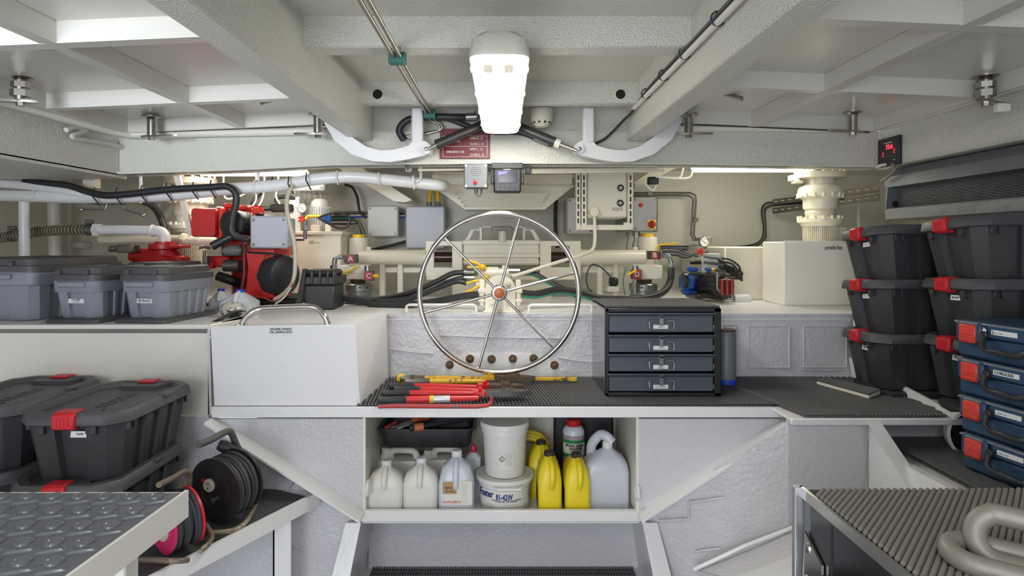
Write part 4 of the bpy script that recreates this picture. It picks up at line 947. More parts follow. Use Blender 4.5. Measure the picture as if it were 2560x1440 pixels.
b = MB('dull_steel').pbox(290, 612, 331, 632, 3.68, .08, .006); pcyl(b, 275, 622, 292, 622, 3.68, 8); single('pressure_switch', b, 'dark pressure switch behind the red pump', 'switch')
# frames on the back wall, left
for q, lab in ((((-40, 500), (60, 500), (-40, 575)), 'cream diagonal stiffener at the far left'), (((390, 560), (480, 440), (492, 440), (404, 566)), 'cream diagonal stiffener beside the left drive column')):
    single('wall_stiffener', MB('cream_wall').poly([P(x, y, 4.88) for x, y in q], (0, .12, 0)), lab, 'stiffener')
b = MB('cream'); pcyl(b, 132, 430, 140, 729, 4.6, 14, 16); single('vent_pipe', b, 'cream vertical pipe against the back wall at left', 'pipe')
b = MB('machine_cream').poly([P(430, 425, 3.62), P(446, 425, 3.62), P(482, 590, 3.62), P(470, 590, 3.62)], (0, .02, 0)); single('pipe_brace', b, 'cream flat bar brace left of the red fuel tank', 'bar')
b = MB('machine_cream').pbox(205, 440, 236, 470, 3.63, .06, .004); single('pipe_hanger', b, 'small white channel hanger above the black hose', 'hanger')
# ---------------------------------------------------------------- drive columns
def drive(x, Y, yo, lab, motor):
    r = thing('drive_column', lab, 'drive unit', (P(x, 0, Y).x, Y, P(0, 604 + yo, Y).z if motor else LZ))
    pr = lambda l: [(a, y + yo) for a, y in l][::-1]
    part('top_flange', plathe(MB('machine_cream'), pr([(60, 432), (60, 446), (36, 449)]), x, Y, 30), r)
    part('gearbox', plathe(MB('machine_cream'), pr([(34, 446), (34, 462), (44, 464), (50, 470), (52, 478), (52, 492), (46, 496), (40, 498), (39, 522), (34, 526)]), x, Y, 30), r)
    part('bell_housing', plathe(MB('machine_cream'), pr([(33, 524), (36, 532), (33, 540), (40, 545), (53, 548), (53, 556), (46, 560), (44, 566)]), x, Y, 30), r)
    for i in range(16):
        t = 2 * math.pi * i / 16 + .1; ct, st = math.cos(t), math.sin(t); kq = Y / F; c0 = P(x, 0, Y)
        if st > .35: continue
        for R_, y in ((56, 429), (51, 490), (50, 546)):
            part('bolt', MB('machine_cream').hexn((c0.x + R_ * kq * ct, Y + R_ * kq * st, P(0, y + yo, Y).z - .012), (0, 0, 1), .0095, .026), r)
    zb = 600 if motor else 690
    part('motor', plathe(MB('machine_cream'), pr([(36, 566), (38, zb), (38, zb + 6)]), x, Y, 24), r)
    for i in range(30):
        t = math.pi + math.pi * i / 29; kq = Y / F; c0 = P(x, 0, Y); z0, z1 = P(0, zb + yo, Y).z, P(0, 567 + yo, Y).z
        part('cooling_fin', MB('machine_cream').box((c0.x + 40 * kq * math.cos(t), Y + 40 * kq * math.sin(t), (z0 + z1) / 2), (.018, .0045, z1 - z0), 0, Matrix.Rotation(t, 3, 'Z')), r)
    m = MB('machine_cream').pbox(x - 70, 437 + yo, x - 50, 452 + yo, Y - .02, .06); m.pbox(x - 62, 450 + yo, x - 40, 458 + yo, Y - .03, .06); part('valve_arm', m, r)
    m = MB('machine_cream').pbox(x + 34, 567 + yo, x + 68, 600 + yo, Y - .04, .1, .005); part('terminal_box', m, r)
drive(2050, 3.95, 0, 'cream flanged drive column rising behind the portable fans locker', True)
drive(478, 4.15, 15, 'cream flanged drive column behind the red engine', False)
# ---------------------------------------------------------------- hydraulic power unit
HY = 4.15
hp = thing('power_unit_tank', 'cream hydraulic power unit tank behind the black battery box', 'tank', base(795, HY))
part('tank', MB('machine_cream').pbox(735, 585, 853, 757, HY, .35, .008), hp); part('lid', MB('machine_cream').pbox(732, 578, 856, 587, HY - .01, .37, .004), hp)
text('//// ---', .03, P(786, 606, HY - .001), XP, ZP, 'cable_grey', hp, 'marking')
em = thing('electric_motor', 'pale finned electric motor on the power unit tank', 'motor', P(801, 578, HY + .15))
part('body', plathe(MB('pale_enclosure'), [(24, 578), (24, 515), (22, 505), (14, 498)], 801, HY + .15, 26), em)
for i in range(14):
    t = math.pi + math.pi * i / 13; kq = (HY + .15) / F; c0 = P(801, 0, HY + .15); z0, z1 = P(0, 575, c0.y).z, P(0, 518, c0.y).z
    part('cooling_fin', MB('pale_enclosure').box((c0.x + 25 * kq * math.cos(t), c0.y + 25 * kq * math.sin(t), (z0 + z1) / 2), (.014, .005, z1 - z0), 0, Matrix.Rotation(t, 3, 'Z')), em)
part('blue_label', MB('blue_motor').pbox(808, 536, 826, 556, HY + .06, .03, .002), em, 'blue name plate')
part('coupling', MB('machine_cream').pbox(776, 562, 800, 580, HY + .02, .1, .006).pbox(812, 560, 828, 580, HY + .02, .1, .006), em)
vm = thing('valve_stack', 'white valve stack with pressure gauge above the power unit tank', 'valve', P(745, 578, HY))
part('block', MB('pale_enclosure').pbox(722, 500, 752, 580, HY + .05, .1, .005).pbox(738, 492, 748, 520, HY, .05, .004), vm)
part('solenoid', MB('black_motor').pbox(674, 510, 732, 530, HY + .03, .06, .01), vm)
def gauge(x, y, Y, rpx, lab, parent=None):
    c = P(x, y, Y); r_ = rpx * Y / F; r = thing('pressure_gauge', lab, 'gauge', c - Vector((0, 0, r_)))
    part('case', MB('zinc').lathe([(r_ * .9, .03), (r_, .026), (r_, -.004), (r_ * .88, -.006), (r_ * .86, -.002)], c, (0, 1, 0), 26), r)
    part('dial', MB('gauge_face').lathe([(r_ * .86, -.001), (r_ * .86, -.0025)], c, (0, 1, 0), 24), r)
    m = MB('black_print').box(c + Vector((0, -.0035, .0)), (r_ * 1.1, .001, .003), 0, Matrix.Rotation(.8, 3, 'Y'))
    for i in range(9):
        t = math.radians(-40 + i * 32.5); m.box(c + Vector((r_ * .7 * math.cos(t), -.0032, r_ * .7 * math.sin(t))), (r_ * .14, .001, .0022), 0, Matrix.Rotation(-t, 3, 'Y'))
    part('needle', m, r); return r
gauge(755, 521, HY - .02, 12, 'pressure gauge above the orange knob left of the electric motor')
b = MB('bright_red'); c = P(754, 548, HY - .02); b.lathe([(.008, 0), (.008, .03)], c, (0, 1, 0), 10)
for i in range(5): t = 2 * math.pi * i / 5; b.ball(c + Vector((.017 * math.cos(t), 0, .017 * math.sin(t))), .009, 8)
single('star_knob', b, 'orange star knob below the left pressure gauge', 'knob')
b = MB('yellow'); ptube(b, [(765, 548, 4.08), (770, 541, 4.08), (780, 541, 4.08), (798, 541, 4.08), (806, 540, 4.08)], 4.08, 4, 4, 10); single('yellow_hose_end', b, 'yellow hose end sleeve left of the electric motor', 'hose')
hose([(800, 542, 4.07), (830, 532, 4.06), (862, 534, 4.06), (875, 548, 4.06), (868, 566, 4.06), (845, 570, 4.06), (815, 555, 4.06), (795, 544, 4.07)], 4.06, 3.2, 'thin black hose looping in front of the electric motor')
b = MB('zinc'); pcyl(b, 764, 552, 762, 598, 4.06, 5, 10); pcyl(b, 760, 598, 738, 598, 4.06, 5, 10); b.hexn(P(763, 575, 4.06), (0, 0, 1), .02, .03); single('pipe_fitting', b, 'steel tee fitting on the front of the power unit tank', 'fitting')
b = MB('hose_black'); ptube(b, [(700, 522, 4.2), (690, 500, 4.24), (705, 492, 4.26), (735, 497, 4.24), (745, 515, 4.2)], 4.2, 5, 6, 10); ptube(b, [(700, 518, 4.22), (660, 522, 4.22), (632, 512, 4.2), (645, 488, 4.2), (672, 460, 4.2), (690, 380, 4.2)], 4.2, 6, 6, 10); single('coiled_hose', b, 'black coiled hose above the red engine', 'hose')
for q, lab in (([(560, 487), (590, 494), (620, 480)], 'white cable drooping behind the fuel tank'), ([(640, 470), (640, 500), (626, 522)], 'white cable hanging above the engine head'), ([(660, 470), (655, 500), (642, 520), (630, 522)], 'white cable curving above the junction box'), ([(695, 460), (690, 490), (700, 510)], 'white cable hanging left of the terminal box'), ([(480, 432), (500, 445), (520, 460)], 'white cable over the left drive column'), ([(410, 470), (404, 500), (390, 530)], 'white cable behind the black hose')):
    b = MB('cable_white'); ptube(b, [(q[0][0] + 3, 384, 4.1)] + [(x, y, 4.1) for x, y in q], 4.1, 2.2, 6, 8); single('white_cable', b, lab, 'cable')
# cables on the back wall between machine and boxes
for i in range(9):
    y = 530 + i * 4.5; Y = 4.86; m_ = ('cable_grey', 'cable_black', 'cable_white', 'blue_cap', 'cable_black', 'green_hose', 'cable_black', 'hose_beige', 'cable_black')[i]
    b = MB(m_)
    if i < 4: ptube(b, [(835, y + 2, Y), (900, y - 1, Y), (960, y + 1, Y), (1012, y, Y)], Y, 1.8, 4, 8)
    else: ptube(b, [(830, y - 6, Y - .05), (868, y - 6, Y - .08), (892 + i, 560, Y - .1), (896 + i * 2, 586, Y - .12)], Y, 2.4, 6, 8)
    single('wall_cable', b, ('grey cable on the back wall behind the pale box, topmost', 'black cable on the back wall behind the pale box, second from top', 'white cable on the back wall behind the pale box', 'blue cable on the back wall behind the pale box', 'black cable bending down to the left yellow cap, outermost', 'green cable bending down to the left yellow cap', 'black cable bending down to the left yellow cap, second', 'beige cable bending down to the left yellow cap', 'black cable bending down to the left yellow cap, innermost')[i], 'cable', 'back wall cable bundle')
b = MB('cable_black'); ptube(b, [(862, 462, 4.8), (880, 468, 4.8), (892, 490, 4.8), (896, 510, 4.8), (900, 530, 4.8), (916, 545, 4.8)], 4.8, 3.5, 6, 8); single('wall_cable', b, 'black cable dropping to the square pale wall box', 'cable')
b = MB('cable_black'); ptube(b, [(930, 625, 4.8), (960, 618, 4.8), (985, 612, 4.8), (1014, 604, 4.8)], 4.8, 4, 4, 8); single('wall_cable', b, 'black cable bundle entering the lilac box from below', 'cable')
for x, lab in ((1073, 'yellow cable sleeve curving into the lilac wall box'), (1095, 'straight yellow cable sleeve beside the hopper housing')):
    b = MB('yellow'); ptube(b, [(x + (10 if x == 1073 else 0), 470, 4.75), (x + (2 if x == 1073 else 0), 485, 4.75), (x, 506, 4.75)], 4.75, 6, 5, 12); b.mat('cable_grey'); pcyl(b, x, 505, x, 516, 4.75, 7, 12); single('cable_sleeve', b, lab, 'cable')
b = MB('cable_black'); ptube(b, [(1390, 500, 4.8), (1388, 560, 4.8), (1394, 620, 4.8)], 4.8, 5, 4, 8); single('wall_cable', b, 'black cable bundle right of the hopper housing', 'cable')
# ---------------------------------------------------------------- right: wall pipes, cables, tray, motor pump
for i, lab in enumerate(('outer of two bent thin pipes on the right back wall', 'inner of two bent thin pipes on the right back wall')):
    o = i * 7; b = MB('dull_steel'); q = [(1585, 482 + o), (1660, 482 + o), (1725 - o * .6, 482 + o), (1738 - o, 488 + o), (1740 - o, 500), (1736 - o, 560), (1734 - o, 588 - o * .3), (1740 - o, 597 + o * .4), (1760, 597 + o * .4)]
    b.tube([P(x, y, 4.9) for x, y in q], 2.4 * 4.9 / F, 8); single('bent_pipe', b, lab, 'pipe')
for x, y in ((1624, 485), (1738, 549)): b = MB('dull_steel').box(P(x, y, 4.91), (.04, .04, .03), .003); single('pipe_clamp', b, 'small square clamp on the ' + ('horizontal' if y < 500 else 'upright') + ' run of the two bent pipes', 'clamp', 'bent pipe clamps')
gauge(1761, 606, 4.3, 12, 'pressure gauge at the foot of the two bent thin pipes')
b = MB('zinc'); pcyl(b, 1758, 594, 1776, 594, 4.32, 4, 10); pcyl(b, 1774, 594, 1774, 606, 4.32, 4, 10); pcyl(b, 1763, 590, 1763, 600, 4.32, 4, 10); single('pipe_fitting', b, 'elbow fitting above the right pressure gauge', 'fitting')
for i in range(3):
    b = MB(('cable_black', 'cable_grey', 'cable_black')[i]); o = i * 4
    ptube(b, [(1650, 616 + o, 4.75), (1720, 616 + o, 4.75), (1800, 617 + o, 4.8), (1870, 614 + o, 4.85), (1902 + o, 600, 4.88), (1909 + o * .6, 570, 4.9), (1904 + o, 530, 4.9), (1912 + o, 510 + o, 4.9), (1940, 505 + o, 4.88), (2010, 500 + o, 4.7), (2110, 490 + o, 4.4)], 4.8, 2.2, 6, 8); single('wall_cable', b, ('upper black cable climbing the right back wall to the tray', 'grey cable climbing the right back wall to the tray', 'lower black cable climbing the right back wall to the tray')[i], 'cable', 'right wall cable bundle')
ct = thing('cable_tray', 'dark perforated cable tray on the right back wall', 'cable tray', P(2060, 525, 4.6))
for o, nm in ((0, 'tray_rail'), (22, 'tray_rail')):
    p0, p1 = P(1932, 512 + o, 4.85), P(2200, 478 + o, 4.2); part(nm, MB('dull_steel').poly([p0, p1, p1 + Vector((0, .0, .04)), p0 + Vector((0, 0, .04))], (.02, .04, 0)), ct)
m = MB('hose_beige')
for o in (0, 22):
    for i in range(14):
        t = (i + .5) / 14; p = P(1932, 512 + o, 4.85).lerp(P(2200, 478 + o, 4.2), t) + Vector((-.001, -.003, .022)); m.box(p, (.028, .004, .006), 0, Matrix.Rotation(-.55, 3, 'Z'))
part('slots', m, ct, None, 'stuff')
bt = thing('tank_casing', 'low cream tank casing left of the portable fans locker', 'tank', base(1890, 3.95)); part('casing', MB('machine_cream').bx(P(1812, 0, 3.95).x, P(1962, 0, 3.95).x, 3.95, 4.9, LZ, P(0, 617, 3.95).z, .008), bt)
part('edge_strip', MB('machine_cream').bx(P(1936, 0, 3.945).x, P(1942, 0, 3.945).x, 3.94, 3.955, LZ + .01, P(0, 617, 3.95).z, .002), bt)
fx = thing('storage_locker', 'cream locker lettered portable fans in front of the drive column', 'locker', base(2060, 3.6))
part('body', MB('box_cream_lit').bx(P(1960, 0, 3.6).x, P(2165, 0, 3.6).x, 3.6, 3.9, LZ, P(0, 604, 3.6).z, .006), fx); part('rim', MB('box_cream_lit').bx(P(1959, 0, 3.6).x, P(2166, 0, 3.6).x, 3.592, 3.61, P(0, 608, 3.6).z, P(0, 602, 3.6).z, .004), fx)
text('portable fans', .034, P(2084, 619, 3.598), XP, ZP, 'black_print', fx, width=43 * 3.6 / F)
# motor pump
MY = 3.9
mp = thing('hydraulic_pump', 'black and blue motor pump with maroon end block on the flat', 'pump', base(1780, MY))
c = P(1812, 717, MY - .12); d = Vector((-.45, 1, 0)).normalized(); q = MY / F
part('accumulator', MB('black_motor').lathe([(.02, -.012), (.055, -.01), (.075, 0), (.081, .02), (.081, .27), (.06, .3)], c, d, 32), mp)
m = MB('maroon').pbox(1800, 698, 1836, 738, MY - .19, .06, .012); 
for x in (1806, 1818, 1830): pcyl(m, x, 700, x, 737, MY - .2, 5, 10)
part('end_block', m, mp, 'maroon end block')
m = MB('zinc'); pcyl(m, 1793, 680, 1793, 725, MY - .19, 3); pcyl(m, 1793, 725, 1805, 727, MY - .19, 4); pcyl(m, 1816, 694, 1816, 700, MY - .17, 5); part('drain_pipe', m, mp)
part('motor', MB('blue_motor').pbox(1708, 686, 1742, 728, MY - .02, .12, .02).pbox(1722, 668, 1748, 680, MY, .06, .012).pbox(1712, 725, 1746, 738, MY, .1, .01), mp, 'blue motor casing')
m = MB('black_motor'); pcyl(m, 1708, 700, 1716, 700, MY - .01, 20, 20); pcyl(m, 1725, 656, 1752, 656, MY, 5, 12); part('motor_end', m, mp)
part('bracket', MB('black_motor').pbox(1735, 735, 1830, 746, MY - .1, .18, .004).pbox(1738, 738, 1756, 749, MY - .12, .2, .003), mp)
part('manifold_plate', MB('pale_enclosure').pbox(1755, 634, 1800, 690, MY + .02, .06, .003), mp)
m = MB('zinc')
for x, y in ((1768, 641), (1782, 643), (1796, 645), (1768, 656), (1784, 657), (1798, 660), (1770, 672), (1786, 673), (1800, 676)): pcyl(m, x - 8, y, x + 14, y + 3, MY, 3.2, 8)
part('hose_fittings', m, mp, None, 'stuff')
m = MB('blue_motor').hexn(P(1775, 674, MY - .01), (-1, 0, 0), .014, .02); m.mat('yellow').hexn(P(1786, 674, MY - .01), (-1, 0, 0), .012, .02); part('needle_valve', m, mp)
m = MB('rubber')
for i in range(8): ptube(m, [(1800 + i, 642 + i * 4, MY), (1822 + i * 2, 644 + i * 5, MY - .02), (1848 - i * 2, 660 + i * 4, MY - .03), (1856 - (i % 3) * 6, 676 + i * 3, MY - .03), (1840 - i * 6, 672 + i * 3, MY - .03)] if i % 2 else [(1796, 650 + i * 3, MY), (1824, 668 + i * 2.5, MY), (1856, 690 + i * 2, MY)], MY, 2.3, 6, 8)
part('pilot_hoses', m, mp, None, 'stuff')
b = MB('bright_red'); c = P(1752, 629, 3.9); b.cyl(c + Vector((0, .02, 0)), P(1760, 642, 3.94), .007, 8); b.lathe([(.008, 0), (.008, .03)], c, (0, 1, 0), 10)
for i in range(5): t = 2 * math.pi * i / 5; b.ball(c + Vector((.017 * math.cos(t), 0, .017 * math.sin(t))), .009, 8)
single('star_knob', b, 'orange star knob below the right pressure gauge', 'knob')
for i in range(5):
    b = MB(('cable_black', 'cable_grey')[i % 2]); ptube(b, [(1655, 620 + i * 5, 4.25), (1690, 622 + i * 4, 4.25), (1715, 632 + i * 3, 4.22), (1745, 640 - i * 2, 4.2), (1770, 628, 4.2)], 4.25, 2.4, 5, 8); single('loose_cable', b, ORD[i] + ' cable from the top between letter B and the orange knob', 'cable', 'cable tangle behind letter B')
b = MB('sticker'); b.cyl(P(1835, 748, 3.85), P(1866, 747, 3.85), .03, 18); b.ball(P(1866, 747, 3.85), .03, 14); single('white_bottle', b, 'white bottle lying behind the motor pump', 'bottle')
b = MB('black_motor'); b.pbox(1524, 694, 1546, 716, 4.0, .06, .01); b.mat('machine_cream').pbox(1520, 716, 1550, 730, 3.99, .08, .004); b.mat('cable_black'); ptube(b, [(1530, 696, 4.0), (1505, 670, 4.0), (1480, 662, 4.0), (1466, 690, 4.0), (1470, 720, 4.0), (1480, 728, 4.0)], 4.0, 1.8, 6, 8); single('feedback_sensor', b, 'small black sensor with looped cable below the right ram cylinder', 'sensor')
b = MB('green_hose'); ptube(b, [(1566, 668, 4.0), (1558, 700, 4.0), (1562, 738, 4.0)], 4.0, 1.4, 5, 8); single('green_wire', b, 'thin green wire beside letter D', 'cable')
b = MB('black_motor').box(P(1632, 452, 4.3), (.07, .05, .05), .006); b.mat('cable_white'); ptube(b, [(1610, 458, 4.28), (1622, 470, 4.28), (1634, 476, 4.28), (1640, 462, 4.28)], 4.28, 2, 5, 8); single('flood_sensor', b, 'small black sensor with white cables under the right knee bracket', 'sensor')
for x0, x1, lab in ((1708, 1640, 'left of two white conduits bending up to the right tube lamp'), (1732, 1650, 'right of two white conduits bending up to the right tube lamp')):
    b = MB('cable_white'); ptube(b, [(x0, 400, 4.2), (x0 - 1, 425, 4.2), (x0 - 14, 445, 4.22), (x1, 442, 4.25)], 4.2, 2.8, 6, 8); single('lamp_conduit', b, lab, 'conduit')
b = MB('cable_white'); ptube(b, [(2150, 728, 4.6), (2150, 620, 4.6), (2146, 540, 4.6), (2150, 505, 4.6), (2170, 490, 4.6)], 4.6, 4, 6, 8); single('vent_pipe', b, 'thin cream pipe bending behind the black totes', 'pipe')
# battery box
BY = 3.36
bbx = thing('battery_box', 'black plastic battery box with ridged lid behind the white locker', 'box', base(792, BY))
part('body', MB('black_plastic').bx(P(760, 0, BY).x, P(836, 0, BY).x, BY, BY + .2, LZ, P(0, 712, BY).z, .008), bbx)
lid = part('lid', MB('black_plastic').pbox(752, 690, 840, 713, BY - .012, .23, .008).pbox(757, 675, 836, 692, BY - .002, .2, .02), bbx)
for x in (775, 795, 815, 830): part('ridge', MB('black_plastic').pbox(x, 676, x + 7, 711, BY - .02, .05, .004), lid)
part('strap', MB('rubber').poly([P(756, 672, BY - .03), P(766, 672, BY - .03), P(752, 770, BY - .03), P(737, 770, BY - .03)], (0, .02, 0)), bbx)
b = MB('old_red'); ptube(b, [(610, 746, 3.5), (650, 742, 3.45), (680, 752, 3.4), (700, 748, 3.38), (716, 734, 3.38), (732, 710, 3.38)], 3.4, 2, 6, 8); b.mat('cable_white'); ptube(b, [(688, 760, 3.36), (710, 744, 3.35), (728, 718, 3.36)], 3.36, 2, 5, 8); single('battery_lead', b, 'red and white battery leads hanging between engine and battery box', 'cable')
# ---------------------------------------------------------------- ribbed rubber mats
def rib_mat(name, lab, x0, x1, yb, yf, z, pitch=.0125, r=.0042, cross=.03, skew=None):
    "yf: front edge, number or function of x"
    f = yf if callable(yf) else (lambda x: yf)
    xs = []; x = x0 + r
    while x < x1: xs.append(x); x += pitch
    r_ = thing(name, lab, 'mat', ((x0 + x1) / 2, (yb + f(x0)) / 2, z))
    m = MB('mat_rubber')
    for x in xs:
        y0_ = f(x)
        if skew is None: m.tube([(x, y0_, z + .0075), (x, yb, z + .0075)], r, 6); continue
        t = math.tan(math.radians(skew(x))); xe = x - t * (yb - y0_); ye = yb
        if xe < x0: ye = y0_ + (x - x0) / t; xe = x0
        if ye - y0_ > .01: m.tube([(x, y0_, z + .0075), (xe, ye, z + .0075)], r, 6)
    part('ribs', m, r_, None, 'stuff')
    m = MB('mat_dark'); y = min(f(x0), f(x1)) + .004
    while y < yb:
        a = [x for x in xs if f(x) <= y]
        if len(a) > 1: m.bx(a[0], a[-1], y, y + .009, z + .0005, z + .005)
        y += cross
    part('cross_bars', m, r_, None, 'stuff'); return r_
rib_mat('shelf_mat', 'black ribbed rubber mat along the work shelf and platform', -.60, 1.83, 3.155, lambda x: 2.622 if x < 1.155 else (2.452 if x < 1.70 else 2.452 + (x - 1.70) * 4.4), SZ, .0145, .0052, .03, lambda x: 5 + 3.4 * (x + .6))
rib_mat('floor_mat', 'black ribbed rubber mat on the floor below the open locker', -.60, .60, 2.945, 2.2, 0)
rib_mat('platform_mat', 'black ribbed rubber mat under the blue tool cases', 1.53, 2.5, 2.61, 1.6, E - .80)
# offcut of mat
of = thing('mat_offcut', 'strip of ribbed mat with white underside lying on the platform', 'mat', P(2105, 980, 2.8))
q = [P(2042, 948, 2.98), P(2066, 944, 3.02), P(2200, 990, 2.78), P(2172, 998, 2.70)]
z0 = SZ + .013
part('foam_layer', MB('sponge_white').poly([Vector((p.x, p.y, z0)) for p in q], (0, 0, .014)), of, 'white foam underside')
m = MB('mat_rubber')
for i in range(9):
    t = i / 8; a, c_ = q[0].lerp(q[1], t), q[3].lerp(q[2], t); m.tube([(a.x, a.y, z0 + .018), (c_.x, c_.y, z0 + .018)], .0042, 6)
part('ribs', m, of, None, 'stuff')
# ---------------------------------------------------------------- black latch totes
def outline(hx, hy, ch, sx, sy):
    "chamfered outline with recessed channels; sx, sy: (t, inset) along the long (x faces) and short sides"
    o = [(hx - i, t * (hy - ch)) for t, i in sx] + [(-t * (hx - ch), hy - i) for t, i in sy]
    return o + [(-a, -b_) for a, b_ in o]
TL, TW, TH = .52, .37, .245
SXL = [(-1, 0), (-.66, 0), (-.64, .014), (-.40, .014), (-.38, 0), (-.14, 0), (-.12, .014), (.12, .014), (.14, 0), (.38, 0), (.40, .014), (.64, .014), (.66, 0), (1, 0)]
SYL = [(-1, 0), (-.42, 0), (-.36, .022), (.36, .022), (.42, 0), (1, 0)]
def tote(lab, loc, rot=None, sticker=None, big=False, group=None):
    r = thing('storage_tote', lab, 'storage tote', loc, 0, group, rot)
    def L_(): return MB('tote_black', True)
    hx, hy = TW / 2, TL / 2
    rg = [[(x, y, z) for x, y in outline(hx * k, hy * k2, .045 * k, SXL, SYL)] for z, k, k2 in ((0, .72, .79), (.006, .735, .80), (.205, .885, .915))]
    part('body', L_().loft(rg), r)
    oc = lambda ax, ay, c: outline(ax, ay, c, [(-1, 0), (1, 0)], [(-1, 0), (1, 0)])
    m = MB('tote_lid', True).loft([[(x, y, z) for x, y in oc(hx - i, hy - i, .06)] for z, i in ((.200, .004), (.204, 0), (.232, .004), (.242, .010), (.242, .030), (.226, .038), (.224, .05))])
    ld = part('lid', m, r)
    for s in (-1, 1):   # stepped pads inside the lid ends
        part('lid_pad', MB('tote_lid', True).poly([(-.07, s * (hy - .10), .224), (.07, s * (hy - .10), .224), (.09, s * (hy - .03), .224), (-.09, s * (hy - .03), .224)], (0, 0, .014)), ld)
        m = MB('latch_red', True).box((0, s * (hy + .001), .218), (.074, .022, .052), .005); m.box((0, s * (hy - .025), .243), (.066, .05, .008), .002); m.box((0, s * (hy - .018), .194), (.062, .03, .012), .002)
        for x in (-.018, -.006, .006, .018): m.box((x, s * (hy + .0125), .214), (.003, .003, .036), 0)
        part('latch', m, r, 'red latch')
    for s in (-1, 1):
        for y in (-.19, -.16, .16, .19): part('tab', L_().box((s * (hx - .022), y, .186), (.024, .008, .030), .002), r)
        for x in (-.085, .085): part('tab', L_().box((x, s * (hy - .020), .186), (.02, .02, .030), .002), r)
        part('lid_step', MB('tote_lid', True).box((s * (hx - .012), .03, .238), (.034, .05, .014), .003), ld)
    text('HUSKY', .062, (0.02, 0, .2252), (0, 1, 0), (-1, 0, 0), 'lid_grey', ld, 'embossed_lettering', local=True, ext=.0012, space=1.1)
    if sticker:
        st = part('sticker', MB('sticker', True).box((.028 if sticker[0] != 'w' else .02, -(hy * .89), .168 if sticker[0] != 'w' else .14), (.052, .002, .020), 0, Matrix.Rotation(math.radians(-7), 3, 'X')), r, 'white sticker')
        text(sticker[1], .009 if len(sticker) < 3 else sticker[2], (.028 if sticker[0] != 'w' else .02, -(hy * .89) - .0016, .168 if sticker[0] != 'w' else .14), (1, 0, 0), (0, -.12, 1), 'black_print', st, local=True)
    return r
from mathutils import Euler
def tilt(d, rz): return (Matrix.Rotation(math.radians(d), 3, 'X') @ Matrix.Rotation(math.radians(rz), 3, 'Z')).to_euler()
RSZ = E - 1.025
tote('black latch tote stickered TAPE beside the cable reels', (-1.42, 2.33, RSZ + .229), sticker=('n', '   TAPE', .011), group='black totes left')
tote('black latch tote under the one stickered TAPE', (-1.44, 2.31, RSZ), tilt(0, 0), group='black totes left')
tote('black latch tote at the left edge beside the TAPE tote', (-1.83, 2.42, RSZ + .229), group='black totes left')
tote('black latch tote at the left edge, lowest one', (-1.84, 2.40, RSZ), group='black totes left')
for i, s in enumerate((('n', '------\n   ----', .007), ('n', '----- -\n- ----', .007), ('n', 'MISC\nBOTTLES', .007))):
    tote(('black tote on top of the stack beside the portable fans locker', 'middle black tote of the stack beside the portable fans locker', 'lowest black tote of the stack beside the portable fans locker')[i], (1.86, 2.89, E - .179 - .23 * i), tilt(-5.5 + 2 * i, -90 + (2, 0, -3)[i]), s, group='black totes right')
for i, s in enumerate((None, ('n', 'AIR / LEAK', .008), ('n', 'WIRE TIES\nEDGE PROT', .007))):
    tote(('nearest black tote of the top layer under the radiator', 'middle black tote above the blue cases, stickered white', 'lowest black tote half hidden behind the blue cases')[i], (1.965, 2.475, E - .150 - .229 * i), tilt(-4 + 2 * i, -91 + i), s, group='black totes right')
b = MB('dark_bag')
for i in range(5): b.ball((1.80 + i * .1, 2.50 + .03 * (i % 2), SZ + .03), .07, 12, (1, 1.6, .45))
single('tarpaulin', b, 'crumpled dark tarpaulin under the nearer black totes', 'tarpaulin')
b = MB('dark_bag').bx(1.66, 2.2, 2.74, 3.04, SZ, SZ + .03, .008); single('packing_board', b, 'dark board under the rear black totes', 'board')
